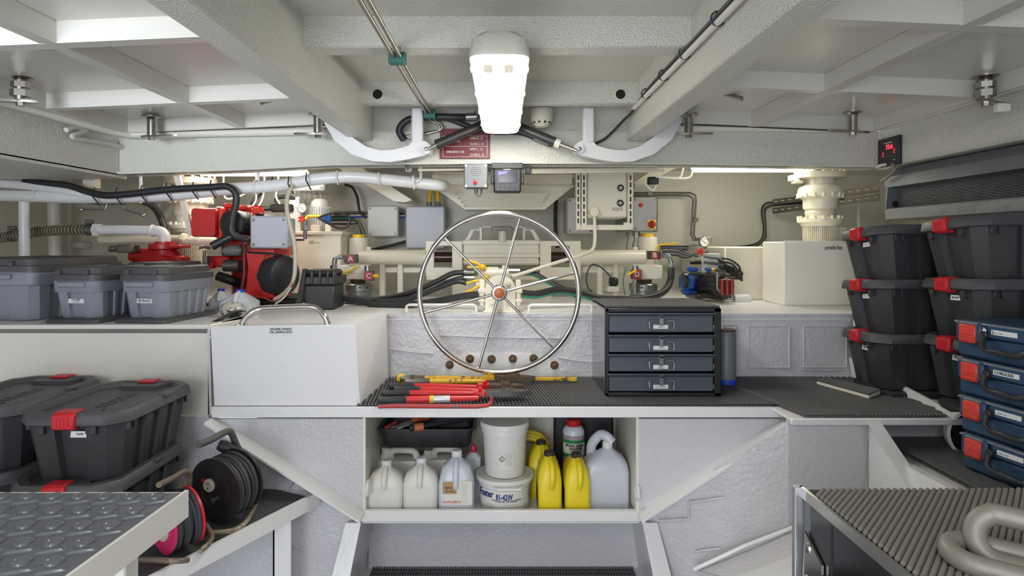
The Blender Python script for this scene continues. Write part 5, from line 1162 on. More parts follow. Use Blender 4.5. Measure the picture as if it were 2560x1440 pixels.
# ---------------------------------------------------------------- grey totes on the tank top
def grey_tote(lab, loc, rz, hw, hl, H, sticker=None, tray=True):
    r = thing('grey_tote', lab, 'storage tote', loc, math.radians(rz), 'grey totes')
    z0 = .02 if tray else 0
    if tray: part('base_lid', MB('lid_grey', True).loft([[(x, y, z) for x, y in rrect(hw + .01 - i, hl + .01 - i, .03, 2)] for z, i in ((0, 0), (.014, .002), (.02, .012))]), r)
    sx = [(-1, 0), (-.75, 0), (-.73, .008), (-.45, .008), (-.43, 0), (-.3, 0), (-.28, .008), (0, .008), (.02, 0), (.15, 0), (.17, .008), (.45, .008), (.47, 0), (.6, 0), (.62, .008), (.85, .008), (.87, 0), (1, 0)]
    sy = [(-1, 0), (-.5, 0), (-.46, .016), (.46, .016), (.5, 0), (1, 0)]
    Hb = H - .055
    part('body', MB('tote_grey', True).loft([[(x, y, z) for x, y in outline(hw * k, hl * k, .03, sx, sy)] for z, k in ((z0, .80), (z0 + .006, .82), (Hb * .72, .90))]), r)
    part('upper_band', MB('tote_grey', True).loft([[(x, y, z) for x, y in rrect(hw * k, hl * k, .035, 3)] for z, k in ((Hb * .70, .91), (Hb * .72, .925), (Hb + .002, .945))]), r)
    ld = part('lid', MB('lid_grey', True).loft([[(x, y, z) for x, y in rrect(hw - i, hl - i, .04, 3)] for z, i in ((Hb - .006, 0), (Hb + .020, .001), (Hb + .024, .012), (Hb + .050, .016), (Hb + .055, .022), (Hb + .055, .04), (Hb + .045, .05))]), r)
    part('handle', MB('tote_grey', True).box((-.01, -hl * .95, Hb * .88), (hw * 1.1, .018, .026), .006), r)
    for x in (-hw * .55, hw * .55): part('lid_notch', MB('lid_grey', True).box((x, -hl + .01, Hb + .03), (.022, .03, .026), .004), ld)
    if sticker:
        st = part('sticker', MB('sticker', True).box((.0, -hl * .858 , Hb * .5), (.075, .002, .020), 0, Matrix.Rotation(math.radians(-4), 3, 'X')), r, 'white sticker')
        text(sticker[0], sticker[1], (.0, -hl * .858 - .0015, Hb * .5), (1, 0, 0), (0, -.07, 1), 'black_print', st, local=True)
    return r
grey_tote('small grey tote stickered BUNGS with charcoal lid', (-1.565, 3.0, LZ), -7, .118, .20, .247, ('BUNGS', .018))
grey_tote('small grey tote stickered Q-TIPS left of the BUNGS tote', (-1.875, 3.0, LZ), -4, .118, .20, .247, ('LG & SM\nQ-TIPS', .010))
grey_tote('small grey tote behind the Q-TIPS tote', (-1.80, 3.42, LZ), -6, .118, .20, .252)
grey_tote('large grey tote with charcoal lid at the left edge', (-2.30, 3.16, LZ), -1, .235, .33, .284, None, False)
# ---------------------------------------------------------------- blue tool cases
def case(lab, loc, rz, tag_, top):
    r = thing('tool_case', lab, 'tool case', loc, rz, 'blue tool cases')
    W, D, H = .442, .357, .128
    part('base', MB('case_blue', True).box((0, 0, H * .32), (W - .012, D - .01, H * .64), .012), r)
    ld = part('lid', MB('case_blue', True).box((0, 0, H * .80), (W, D, H * .40), .014), r)
    part('lid_edge', MB('case_grey', True).box((0, -D / 2 + .002, H * .955), (W * .96, .02, .008), .003), ld, 'greyed worn front edge')
    for s in (-1, 1):
        x = s * .148
        part('latch_housing', MB('case_blue', True).box((x, -D / 2 - .006, H * .72), (.10, .02, .066), .006), r)
        m = MB('case_red', True).box((x, -D / 2 - .014, H * .68), (.066, .016, .062), .005)
        for z in (.056, .065, .074, .083): m.mat('maroon').box((x, -D / 2 - .0222, z), (.05, .001, .0012))
        part('latch', m, r, 'red latch')
        part('latch_hinge', MB('case_grey', True).box((x, -D / 2 - .004, H * .95), (.07, .024, .008), .003), r)
    m = MB('black_plastic', True); p = [(-.085, -D / 2 - .006, .088), (-.085, -D / 2 - .02, .086), (-.08, -D / 2 - .032, .058), (-.06, -D / 2 - .036, .044), (.06, -D / 2 - .036, .044), (.08, -D / 2 - .032, .058), (.085, -D / 2 - .02, .086), (.085, -D / 2 - .006, .088)]
    m.tube(p, .0085, 8); m.box((0, -D / 2 - .037, .043), (.10, .018, .018), .005)
    for x in (-.085, .085): m.box((x, -D / 2 - .01, .09), (.022, .022, .026), .004)
    part('carry_handle', m, r)
    part('front_panel', MB('case_blue', True).box((0, -D / 2 - .002, H * .80), (.17, .012, .044), .004), r)
    st = part('sticker', MB('sticker', True).box((-.02, -D / 2 - .009, H * .80), (.09, .001, .016)), r, 'white sticker')
    text(tag_, .014, (-.06, -D / 2 - .0102, H * .80), XP, ZP, 'black_print', st, local=True, align='LEFT')
    if top:
        part('top_handle', MB('case_blue', True).tube([(-.07, -.02, H - .004), (-.06, -.02, H + .02), (.06, -.02, H + .02), (.07, -.02, H - .004)], .009, 8), r)
        part('scuff', MB('sticker', True).poly([(-.092, -D / 2 - .0166, .10), (-.086, -D / 2 - .0166, .116), (-.076, -D / 2 - .0166, .108), (-.08, -D / 2 - .0166, .094), (-.088, -D / 2 - .0166, .088)], (0, .001, 0)), r, 'white scuff')
CY0 = 2.25; PZ2 = E - .80
cdir = Vector((.16, -.987, 0)).normalized(); cn = Vector((.987, .16, 0))
c0 = Vector((P(2392, 0, CY0).x, CY0, PZ2 + .0125)) + cdir * .221 + cn * .185
for i in range(4):
    case(('lowest blue tool case of the stack of four', 'second blue tool case from the bottom', 'third blue tool case from the bottom', 'top blue tool case with a white scuff')[i], c0 + Vector((-.004 * i, .003 * i, .1305 * i)), math.atan2(cdir.y, cdir.x), ('---- ---', '----- --', 'CORDLESS', 'J--- ---')[i], i == 3)
hc = P(2438, 1085, 2.44); ua, ub, uw = frame3((.3, 1, 0)); b = MB('smooth_white').loft([[hc + uw * z_ + r_ * (math.cos(2 * math.pi * j / 40) * ua + math.sin(2 * math.pi * j / 40) * ub) for j in range(40)] for r_, z_ in ((.088, -.02), (.1, -.02), (.1, .02), (.088, .02))], False, True); b.mat('dark_hole').lathe([(.086, .004), (.086, .016)], hc, (.3, 1, 0), 30)
single('hose_reel', b, 'white ringed reel half hidden behind the blue cases', 'reel')
# ---------------------------------------------------------------- white locker on the shelf
lk = thing('white_locker', 'white locker box lettered engine spares with a chrome grab rail', 'locker', (-.9, 2.88, SZ))
f = [P(526, 816, 2.62), P(887, 812, 2.62), P(900, 1012, 2.63), P(536, 1017, 2.63)]
bk = [Vector((-1.12, 3.15, f[0].z - .002)), Vector((-.558, 3.06, f[1].z)), Vector((-.562, 3.12, f[2].z)), Vector((-1.12, 3.15, f[3].z))]
for p in (f[2], f[3], bk[2], bk[3]): p.z = SZ + .001
part('body', MB('smooth_white').loft([[f[3], f[2], f[1], f[0]], [bk[3], bk[2], bk[1], bk[0]]]), lk)
part('front_panel', MB('smooth_white').poly([p + Vector((0, -.004, 0)) for p in (f[3] + Vector((.004, 0, .003)), f[2] + Vector((-.004, 0, .003)), f[1] + Vector((-.004, 0, -.003)), f[0] + Vector((.004, 0, -.003)))], (0, .005, 0)), lk)
zt = f[0].z
part('grab_rail', MB('chrome').tube(smooth([P(603, 815, 2.66), P(612, 798, 2.66), P(628, 782, 2.66), P(652, 772, 2.67), P(700, 769, 2.67), P(770, 767, 2.67), P(795, 774, 2.67), P(812, 792, 2.66), P(820, 811, 2.66)], 6), .0125, 12), lk, 'chrome grab rail')
for x in (604, 820): part('rail_foot', MB('chrome').lathe([(.026, 0), (.026, .003), (.016, .006)], (P(x, 0, 2.665).x, 2.665, zt - .001), ZP, 20), lk)
text('ENGINE SPARES\nOIL SAMPLE KITS', .0125, P(702, 827, 2.613), XP, ZP, 'black_print', lk)
for x, y in ((702, 868), (704, 918), (881, 824), (891, 1000), (527, 842)): part('screw', MB('smooth_white').lathe([(.004, 0), (.003, .003)], P(x, y, 2.6145), (0, -1, 0), 10), lk)
# ---------------------------------------------------------------- drawer cabinet
DY = 2.745; dx0, dx1 = P(1514, 0, DY).x, P(1803, 0, DY).x; dz0 = SZ + .0125; dz1 = P(0, 771, DY).z
dc = thing('drawer_cabinet', 'black steel cabinet with four grey parts drawers on the shelf', 'cabinet', ((dx0 + dx1) / 2, DY + .2, dz0))
DB = DY + .395
m = MB('cabinet_black').bx(dx0, dx0 + .008, DY, DB, dz0, dz1, .002); m.bx(dx1 - .008, dx1, DY, DB, dz0, dz1, .002); m.bx(dx0, dx1, DY, DB, dz1 - .010, dz1, .002); m.bx(dx0, dx1, DY, DB, dz0, dz0 + .010, .002); m.bx(dx0, dx1, DB - .006, DB, dz0, dz1)
m.bx(dx0, dx0 + .014, DY, DY + .012, dz0, dz1, .002); m.bx(dx1 - .03, dx1, DY, DY + .012, dz0, dz1, .002); m.bx(dx0, dx1, DY, DY + .012, dz1 - .016, dz1, .002); m.bx(dx0, dx1, DY, DY + .012, dz0, dz0 + .014, .002)
part('carcass', m, dc)
part('side_sheet', MB('cabinet_side').bx(dx0 - .002, dx0 - .0002, DY + .02, DB, dz0 + .005, dz1 - .004), dc)
for i, (y0, y1) in enumerate(((783, 831), (838, 881), (886, 929), (935, 979))):
    a, c = P(1523, y0, DY), P(1784, y1, DY)
    dr = part('drawer', MB('steel_blue').bx(a.x, c.x, DY + .006, DB - .03, c.z, a.z - .004, .002).poly([Vector((a.x - .002, DY + .008, a.z - .016)), Vector((c.x + .004, DY + .008, a.z - .016)), Vector((c.x + .006, DY - .012, a.z - .002)), Vector((a.x - .006, DY - .012, a.z - .002))], (0, .006, .004)), dc)
    cx = (a.x + c.x) / 2 + .0; zc = (a.z + c.z) / 2 - .002
    h = .031
    part('handle', MB('zinc').tube([(cx - .022, DY, zc + .012), (cx - .05, DY - .004, zc + .012), (cx - .054, DY - .006, zc + .004), (cx - .052, DY - .008, zc - .022), (cx - .046, DY - .008, zc - .026), (cx + .046, DY - .008, zc - .026), (cx + .052, DY - .008, zc - .022), (cx + .054, DY - .006, zc + .004), (cx + .05, DY - .004, zc + .012), (cx + .022, DY, zc + .012)], .0026, 8), dr)
    m = MB('zinc').box((cx, DY - .002, zc + .008), (.02, .008, .034), .002); m.tube([(cx - .012, DY - .006, zc + .02), (cx - .008, DY - .01, zc + .034), (cx + .008, DY - .01, zc + .034), (cx + .012, DY - .006, zc + .02)], .002, 6); part('latch', m, dr)
    st = part('sticker', MB('sticker').box((cx - .002, DY + .0045, zc - .016), (.064, .003, .017), 0), dr, 'white sticker')
    text(('Screws', 'Screws', 'Hose\nW/Nuts', 'Misc Hardware')[i], .007, (cx - .002, DY + .0026, zc - .016), XP, ZP, 'black_print', st)
    for x in (a.x - .006, c.x + .006): part('runner_clip', MB('zinc').bx(x - .006, x + .006, DY + .002, DY + .012, c.z + .006, c.z + .03, .002), dr)
m = MB('mat_rubber'); x = dx0 + .004
while x < dx1 - .004: m.tube([(x, DY + .004, dz1 + .008), (x, DB - .01, dz1 + .008)], .0042, 6); x += .0115
part('mat_ribs', m, dc, None, 'stuff')
m = MB('mat_dark')
for i in range(12): m.bx(dx0 + .004, dx1 - .004, DY + .006 + i * .032, DY + .018 + i * .032, dz1 + .0005, dz1 + .0055)
part('mat_bars', m, dc, None, 'stuff')
cn_ = thing('spray_can', 'grey can with blue base standing behind the drawer cabinet', 'can', (P(1796, 0, 3.0).x, 3.0, SZ + .0125))
c = Vector((1.045, 3.0, SZ + .0125))
part('body', MB('enclosure_grey').lathe([(.045, .02), (.045, .235), (.04, .245)], c, ZP, 24), cn_); part('base_ring', MB('blue_cap').lathe([(.047, 0), (.047, .022)], c, ZP, 24), cn_, 'blue base'); part('rim', MB('rust').lathe([(.042, .245), (.046, .248), (.046, .253), (.02, .255)], c, ZP, 24), cn_); part('nozzle', MB('sticker').lathe([(.008, .25), (.008, .28)], c + Vector((-.02, 0, 0)), ZP, 12), cn_)
# ---------------------------------------------------------------- bolt cutters and bars
HS = .67 - .0125 - .018
def sp_(px, py, dz=0.0):
    Y = HS * F / (py - VY); p = P(px, py, Y); p.z = E - HS + dz; return p
def cutter(lab, h1, h2, grip, tube_m, joint, jaw, jm, lab_m=None):
    "h1, h2: (x0, y0, x1, y1) of the two handles from grip end to joint"
    r = thing('bolt_cutter', lab, 'bolt cutter', sp_(joint[0], joint[1]) - Vector((0, 0, .015)))
    for h, g in ((h1, 1), (h2, 0)):
        a, c = sp_(h[0], h[1]), sp_(h[2], h[3]); d = (c - a).normalized(); L = (c - a).length
        part('handle', MB(tube_m).tube([a + d * .09, a + d * L * .5, c], [.0145, .0145, .010], 12), r)
        gp = part('grip', MB(grip).tube([a, a + d * .006, a + d * .012, a + d * .108, a + d * .112, a + d * .118], [.012, .0175, .0155, .0155, .018, .015], 12), r)
    j = sp_(*joint); e = sp_(*jaw); d = (e - j).normalized(); n = ZP.cross(d)
    part('joint_plate', MB(tube_m).poly([j - d * .05 - n * .02, j - d * .05 + n * .02, j + d * .0 + n * .026, j + d * .02 + n * .012, j + d * .02 - n * .012, j - n * .026], (0, 0, .018)), r)
    L = (e - j).length
    for s in (-1, 1):
        part('jaw', MB(jm).poly([j + n * s * .004, j + n * s * .022, j + d * L * .45 + n * s * .028, j + d * L * .8 + n * s * .02, e + n * s * .004, j + d * L * .7 + n * s * .002], (0, 0, .02)), r)
    part('pivot_plate', MB(jm).poly([j + d * L * .35 - n * .02, j + d * L * .62 - n * .018, j + d * L * .62 + n * .018, j + d * L * .35 + n * .02], (0, 0, .027)), r)
    for t, w_ in ((.40, 0), (.56, 0), (-.1, .014), (-.1, -.014)): part('bolt', MB(jm if t > 0 else tube_m).hexn(j + d * L * t + n * w_ + Vector((0, 0, .015)), ZP, .009, .017), r)
    return r
cutter('red bolt cutter with rusty brown jaws, behind the other red one', (973, 965, 1206, 968), (985, 974, 1206, 977), 'grip_black', 'cutter_red', (1222, 970), (1312, 973), 'rust')
rc = cutter('red bolt cutter with grey jaws and silver label', (956, 984, 1196, 984), (943, 1001, 1196, 995), 'grip_black', 'cutter_red', (1212, 988), (1328, 987), 'cutter_grey')
a, c = sp_(1075, 998.2), sp_(1125, 997.2)
part('label_band', MB('foil').cyl(a, c, .0153, 14), rc, 'silver label band'); part('label_tip', MB('yellow').cyl(sp_(1074, 998.2), sp_(1084, 998), .0155, 14), rc)
yc = cutter('old yellow bolt cutter with rusty jaws and taped handle', (1000, 947, 1215, 946), (1010, 955, 1215, 953), 'dull_steel', 'yellow_worn', (1235, 948), (1338, 951), 'rust')
part('tape_wrap', MB('yellow').box(sp_(1004, 946), (.045, .04, .036), .008, Matrix.Rotation(.3, 3, 'Y')), yc, 'yellow tape wrap')
part('band', MB('rust').cyl(sp_(1027, 947), sp_(1036, 947), .019, 12), yc)
b = MB('yellow_worn'); a, c = sp_(1325, 944, -.006), sp_(1430, 944, -.006); b.box((a + c) / 2, ((c - a).length, .024, .016), .003); b.poly([c + Vector((-.01, -.012, -.008)), c + Vector((.022, -.018, -.008)), c + Vector((.022, .018, -.008)), c + Vector((-.01, .012, -.008))], (0, 0, .014)); single('crowbar', b, 'yellow worn flat crowbar at the foot of the wheel plate', 'crowbar')
b = MB('old_red'); q = [(945, 1012), (990, 1010), (1100, 1011), (1195, 1011), (1222, 1008), (1230, 1000)]; pts = [sp_(x, y, -.008) for x, y in q[:4]]
pts += [pts[-1] + Vector((.04, 0, .004)), pts[-1] + Vector((.055, .004, .02)), pts[-1] + Vector((.052, .004, .036))]
b.tube([p for p in pts], [.007, .009, .009, .009, .008, .007, .005], 8); single('pry_bar', b, 'thin faded red pry bar along the shelf edge', 'crowbar')
# ---------------------------------------------------------------- jugs by the engine
def jug_body(m, c, secs, n=5):
    "secs: (z, hx, hy, dx, dy, r)"
    return m.loft([[Vector(c) + Vector((x, y, s[0])) for x, y in rrect(s[1], s[2], s[5], n, s[3], s[4])] for s in secs])
def water_jug(px, py, Y, s, lab):
    c = P(px, 0, Y); c.z = LZ; zt = P(px, py, Y).z - LZ
    r = thing('water_jug', lab, 'jug', c)
    part('body', jug_body(MB('clear_jug'), c, [(0, .07 * s, .07 * s, 0, 0, .02), (.01, .078 * s, .078 * s, 0, 0, .03), (zt * .42, .078 * s, .078 * s, 0, 0, .03), (zt * .62, .055 * s, .055 * s, 0, 0, .03), (zt * .88, .021 * s, .021 * s, 0, 0, .02)]), r)
    part('handle', MB('clear_jug').tube([c + Vector((.004, -.024 * s, zt * .86)), c + Vector((.006, -.06 * s, zt * .76)), c + Vector((.008, -.084 * s, zt * .45))], .012 * s, 10), r)
    part('cap', MB('blue_cap').lathe([(.023 * s, zt * .88), (.024 * s, zt * .9), (.024 * s, zt), (.02 * s, zt * 1.01)], c, ZP, 20), r, 'blue cap')
water_jug(600, 724, 3.32, 1.05, 'clear jug with blue cap in front of the red engine'); water_jug(553, 722, 3.42, .7, 'small clear jug with blue cap beside the BUNGS tote')
bg_ = MB('bag_clear').ball(P(580, 775, 3.05), .06, 12, (1, .8, .7)); single('plastic_bag', bg_, 'clear plastic bag of fittings in front of the clear jug', 'bag')
for i in range(5):
    b = MB('rubber'); ptube(b, [(530 + i * 6, 806 - i * 2, 2.86), (552 + i * 5, 795 - i * 2, 2.92), (578 + i * 5, 782 - i, 3.0), (600 + i * 3, 778, 3.08)], 2.95, 2.6, 5, 8); single('wiper_blade', b, ORD[i] + ' thin black strip from the left beside the plastic bag', 'strip', 'black strips by the bag')
# ---------------------------------------------------------------- bottles in the open locker
CZ = CB - .04
def zc(py, Y): return P(0, py, Y).z - CZ
def btext(s, size, c, r, z, ang, m_, parent, width=None, bold=0):
    "lettering bent round a vertical axis"
    o = text(s, size, (0, 0, 0), XP, YP, m_, parent, local=True, width=width, bold=bold); M = WM[parent.name].inverted()
    for v in o.data.vertices:
        x, y, w_ = v.co; a = ang + x / r; v.co = M @ Vector((c[0] + (r + w_ + .0012) * math.sin(a), c[1] - (r + w_ + .0012) * math.cos(a), z + y))
    return o
def wrap(m, c, r, z0, z1, a0, a1, n=12):
    v = []; f_ = []
    for i in range(n + 1):
        a = a0 + (a1 - a0) * i / n
        for z in (z0, z1): v.append((c[0] + (r + .0007) * math.sin(a), c[1] - (r + .0007) * math.cos(a), z))
    for i in range(n): f_.append((2 * i, 2 * i + 2, 2 * i + 3, 2 * i + 1))
    return m.add(v, f_)
def fjug(px, Y, wpx, ycap, m_, cap_m, lab, sh=.62, hd=.062, hx_off=0, sect=.03, group=None, capw=.022, name='jug', ridge=True):
    c = P(px, 0, Y); c.z = CZ; w = wpx * Y / F / 2; H = zc(ycap, Y)
    r = thing(name, lab, 'jug', c, group=group)
    S = H * sh
    part('body', jug_body(MB(m_), c, [(0, w * .92, hd * .92, 0, 0, .02), (.008, w, hd, 0, 0, .025), (S * .90, w, hd, 0, 0, .025), (S * .93, w * 1.0, hd * 1.0, 0, 0, .025), (S * 1.10, w * .95, hd * .95, 0, 0, .032), (H * .755, w * .80, hd * .82, hx_off * .4, 0, .034), (H * .82, w * .52, hd * .58, hx_off * .8, 0, .03), (H * .865, w * .32, hd * .40, hx_off * .95, 0, .02), (H * .90, capw * .9, capw * .9, hx_off, 0, capw * .88), (H * .93, capw * .86, capw * .86, hx_off, 0, capw * .85)]), r)
    if ridge: part('handle', MB(m_).tube(smooth([c + Vector((hx_off, -capw * .6, H * .88)), c + Vector((hx_off * .5, -hd * .72, H * .80)), c + Vector((0, -hd * 1.08, S * 1.08)), c + Vector((0, -hd * 1.0, S * .86))], 5), [.013] * 5 + [.0135] * 5 + [.012] * 5 + [.006], 10), r)
    cp = part('cap', MB(cap_m).lathe([(capw, H * .905), (capw * 1.02, H * .91), (capw * 1.02, H * .985), (capw * .9, H)], c + Vector((hx_off, 0, 0)), ZP, 22), r)
    return r, c, H, w, hd
fjug(967, 2.735, 88, 1149, 'white_jug', 'sticker', 'leftmost white jug in the front row of the open locker', .60)
fjug(1054, 2.735, 86, 1143, 'white_jug', 'sticker', 'white jug in the front row, between another white jug and the labelled one', .60)
r, c, H, w, hd = fjug(1142, 2.74, 88, 1125, 'pale_jug', 'sticker', 'translucent jug labelled ALUMA-BRITE left of the pails', .52)
lb = part('label', MB('paper').bx(c.x - .06, c.x + .068, c.y - hd - .0014, c.y - hd - .0004, CZ + .045, CZ + .145), r, 'worn paper label')
part('label_block', MB('gold_label').bx(c.x - .055, c.x + .004, c.y - hd - .0018, c.y - hd - .0013, CZ + .092, CZ + .142), lb, 'tan label block')
yy = c.y - hd - .0016
for s, sz, x, z, m_ in (('KENCO', .013, -.024, .117, 'black_print'), ('A.M.A.', .013, -.024, .102, 'black_print'), ('ALUMA-BRITE', .0125, -.018, .058, 'case_red')): text(s, sz, (c.x + x, yy - .001, CZ + z), XP, ZP, m_, lb)
for i in range(12): text('- -- --- -- -', .006, (c.x + .036, yy, CZ + .135 - i * .007), XP, ZP, 'cable_grey', lb, 'fine_print')
# pails
def pail(px, Y, rlid, z0, H, taper, lab, lidh=.02):
    c = P(px, 0, Y); r = thing('pail', lab, 'pail', (c.x, Y, z0)); o = Vector((c.x, Y, z0)); R = rlid * Y / F
    part('body', MB('bucket_white').lathe([(R * taper * .97, 0), (R * taper, .004), (R * .90, H * .80), (R * .945, H * .805), (R * .95, H * .84), (R * .93, H * .86), (R * .95, H * .93)], o, ZP, 40), r)
    ld = part('lid', MB('bucket_white').lathe([(R * .97, H * .90), (R, H * .905), (R, H * .975), (R * .97, H), (R * .92, H), (R * .90, H * .985), (R * .80, H * .98)], o, ZP, 40), r)
    return r, o, R, ld
PH = zc(1180, 2.80)
r, o, R, ld = pail(1262, 2.80, 73, CZ, PH, .86, 'large white pail labelled 81-42W under the smaller pail')
lb = part('label', wrap(MB('paper'), o, R * .905, CZ + .03, CZ + PH * .70, -1.05, 1.05, 20), r, 'printed paper label')
rr = R * .906
btext('Foster', .040, o, rr, CZ + PH * .58, -.78, 'blue_print', lb, .08, .0012); btext('81-42W', .032, o, rr, CZ + PH * .52, -.02, 'blue_print', lb, .072, .001)
btext('CONTACT ADHESIVE COATING', .009, o, rr, CZ + PH * .425, .06, 'blue_print', lb); btext('WATER BASE - NON METALLIC', .007, o, rr, CZ + PH * .385, .06, 'blue_print', lb)
for i in range(8): btext('--- ---- -- ----- --- --', .008, o, rr, CZ + PH * .62 - i * .012, .92, 'cable_grey', lb); btext('---- --- -----', .008, o, rr, CZ + PH * .30 - i * .009, -.55, 'cable_grey', lb); btext('---- --- ----- -- ----', .008, o, rr, CZ + PH * .30 - i * .009, .15, 'cable_grey', lb)
part('lid_grip', MB('bucket_white').poly([Vector((o.x - .045, o.y - R - .012, CZ + PH * .86)), Vector((o.x + .075, o.y - R - .012, CZ + PH * .86)), Vector((o.x + .06, o.y - R - .012, CZ + PH * .80)), Vector((o.x - .03, o.y - R - .012, CZ + PH * .80))], (0, .04, 0)), ld)
part('bail', MB('dull_steel').tube(smooth([o + Vector((-R * .96, 0, PH * .82)), o + Vector((-R * 1.02, -.02, PH * 1.1)), o + Vector((-R * .8, -.03, PH * 1.25))], 6), .002, 6), r)
z1 = CZ + PH + .001; PH2 = P(0, 1050, 2.80).z - z1
r, o, R, ld = pail(1262, 2.80, 61, z1, PH2, .80, 'smaller white pail stacked on the large pail')
lb = part('label', wrap(MB('paper'), o, R * .865, z1 + PH2 * .18, z1 + PH2 * .47, -.26, .42, 10), r, 'small hazard label')
m = MB('black_print'); cc = Vector((o.x - .012, o.y - R * .872, z1 + PH2 * .38))
for i in range(4):
    t = math.pi / 2 * i; a_, b_ = Vector((.012 * math.cos(t), 0, .012 * math.sin(t))), Vector((.012 * math.cos(t + math.pi / 2), 0, .012 * math.sin(t + math.pi / 2))); m.tube([cc + a_, cc + b_], .0012, 6)
m.box(cc + Vector((0, 0, .002)), (.002, .001, .007)); m.box(cc + Vector((0, 0, -.005)), (.002, .001, .002)); part('hazard_mark', m, lb)
for i in range(9): btext('--- ---- --- ---', .006, o, R * .866, z1 + PH2 * .45 - i * .0055, .17, 'cable_grey', lb)
part('bail', MB('dull_steel').tube(smooth([o + Vector((-R * .98, 0, PH2 * .90)), o + Vector((-R * 1.05, -.01, PH2 * .97)), o + Vector((-R * .97, -.01, PH2 * 1.04)), o + Vector((-R * .8, .02, PH2 * 1.06))], 5), .0022, 6), r)
# yellow jugs
def yjug(px, Y, wpx, ycap, lab, dark=True):
    c = P(px, 0, Y); c.z = CZ; w = wpx * Y / F / 2; H = zc(ycap, Y); r = thing('yellow_jug', lab, 'jug', c, group='yellow jugs')
    part('body', jug_body(MB('yellow_jug'), c, [(0, w * .9, .085, 0, 0, .015), (.008, w, .09, 0, 0, .02), (H * .55, w, .09, 0, 0, .025), (H * .72, w * .88, .082, 0, 0, .03), (H * .84, w * .62, .06, 0, 0, .025), (H * .90, w * .42, .03, 0, -.02, .02), (H * .93, .019, .019, 0, -.025, .018)]), r)
    part('handle', MB('yellow_jug').tube(smooth([c + Vector((.004, -.04, H * .90)), c + Vector((.008, -.085, H * .80)), c + Vector((.008, -.102, H * .62)), c + Vector((.004, -.09, H * .46))], 6), .0125, 10), r)
    part('cap', MB('black_plastic').lathe([(.021, H * .92), (.0225, H * .93), (.0225, H * .985), (.019, H)], c + Vector((0, -.025, 0)), ZP, 20), r, 'black cap')
    part('side_label', MB('black_plastic').bx(c.x - w - .0012, c.x - w + .0002, c.y - .06, c.y + .06, CZ + H * .08, CZ + H * .42), r, 'dark side label')
yjug(1372, 2.76, 58, 1122, 'yellow jug with black cap beside the pails'); yjug(1439, 2.76, 62, 1126, 'yellow jug with black cap beside the big translucent jug')
yjug(1352, 2.95, 66, 1096, 'yellow jug in the back row beside the pails')
b = MB('yellow_jug'); cc = P(1322, 1130, 3.04); hp_ = []
for i in range(73):
    t = 2 * math.pi * i / 24; rr_ = .098 - .011 * (i / 24); hp_.append(cc + Vector((rr_ * math.cos(t), -.012 * (i / 24), rr_ * math.sin(t))))
b.tube(hp_, .011, 8); single('yellow_hose', b, 'coiled yellow hose standing behind the pails', 'hose')
r, c, H, w, hd = fjug(1513, 2.80, 108, 1103, 'pale_jug', 'sticker', 'big translucent jug at the right end of the open locker', .62, .075, .01, ridge=False)
part('top_handle', MB('pale_jug').tube(smooth([c + Vector((-.055, .06, H * .70)), c + Vector((-.05, .05, H * .90)), c + Vector((-.02, .03, H * 1.06)), c + Vector((.005, .01, H * 1.07)), c + Vector((.03, 0, H * .98))], 6), .022, 12), r)
# hardener bottle
Y = 2.95; c = P(1434, 0, Y); c.z = CZ; H = zc(1048, Y); w = 27 * Y / F
r = thing('hardener_bottle', 'bottle with red cap labelled HARDENER in the back row', 'bottle', c)
part('body', MB('hardener').lathe([(w * .96, 0), (w, .006), (w, H * .80)], c, ZP, 28), r); part('shoulder', MB('pale_jug').lathe([(w, H * .79), (w, H * .85), (w * .8, H * .90), (w * .62, H * .92)], c, ZP, 28), r)
part('cap', MB('red_button').lathe([(w * .64, H * .915), (w * .66, H * .92), (w * .66, H * .995), (w * .6, H)], c, ZP, 24), r, 'red cap')
lb = part('label', wrap(MB('paper'), c, w, CZ + H * .52, CZ + H * .735, -1.3, 1.3, 14), r, 'white and green label'); part('green_band', wrap(MB('green_print'), c, w + .0003, CZ + H * .70, CZ + H * .745, -1.3, 1.3, 14), lb); part('green_block', wrap(MB('green_print'), c, w + .0003, CZ + H * .50, CZ + H * .56, -1.3, -.35, 8), lb)
btext('SP2300 SERIES', .016, c, w, CZ + H * .67, .0, 'black_print', lb, .088, .0006); btext('HARDENER', .016, c, w, CZ + H * .63, .12, 'black_print', lb, .062, .0006); btext('EPOXY - SHELF LIFE', .007, c, w, CZ + H * .60, .1, 'black_print', lb)
b = MB('black_plastic').bx(P(1385, 0, 3.05).x, P(1534, 0, 3.05).x, 3.05, 3.11, CZ, CZ + .40, .012); single('black_bin', b, 'black bin standing at the back right of the open locker', 'bin')
# back row jugs with loop handles
def loopjug(x0, x1, ytop, xcap, ycap, Y, lab):
    a, c2 = P(x0, 0, Y).x, P(x1, 0, Y).x; c = Vector(((a + c2) / 2, Y, CZ)); w = (c2 - a) / 2; H = zc(ytop, Y); r = thing('back_jug', lab, 'jug', c)
    part('body', jug_body(MB('white_jug'), c, [(0, w, .05, 0, 0, .02), (.01, w, .055, 0, 0, .02), (H * .72, w, .055, 0, 0, .02), (H * .80, w * .96, .05, 0, 0, .02)]), r)
    part('handle', MB('white_jug').tube(smooth([c + Vector((-w * .45, 0, H * .78)), c + Vector((-w * .35, 0, H * .95)), c + Vector((w * .1, 0, H * .98)), c + Vector((w * .7, 0, H * .95)), c + Vector((w * .86, 0, H * .78))], 6), .016, 10), r)
    xo = P(xcap, 0, Y).x; h2 = zc(ycap, Y)
    part('neck', MB('white_jug').lathe([(.03, H * .74), (.026, H * .86), (.02, h2 - .02)], (xo, Y, CZ), ZP, 18), r); part('cap', MB('white_jug').lathe([(.021, h2 - .026), (.022, h2 - .004), (.019, h2)], (xo, Y, CZ), ZP, 18), r)
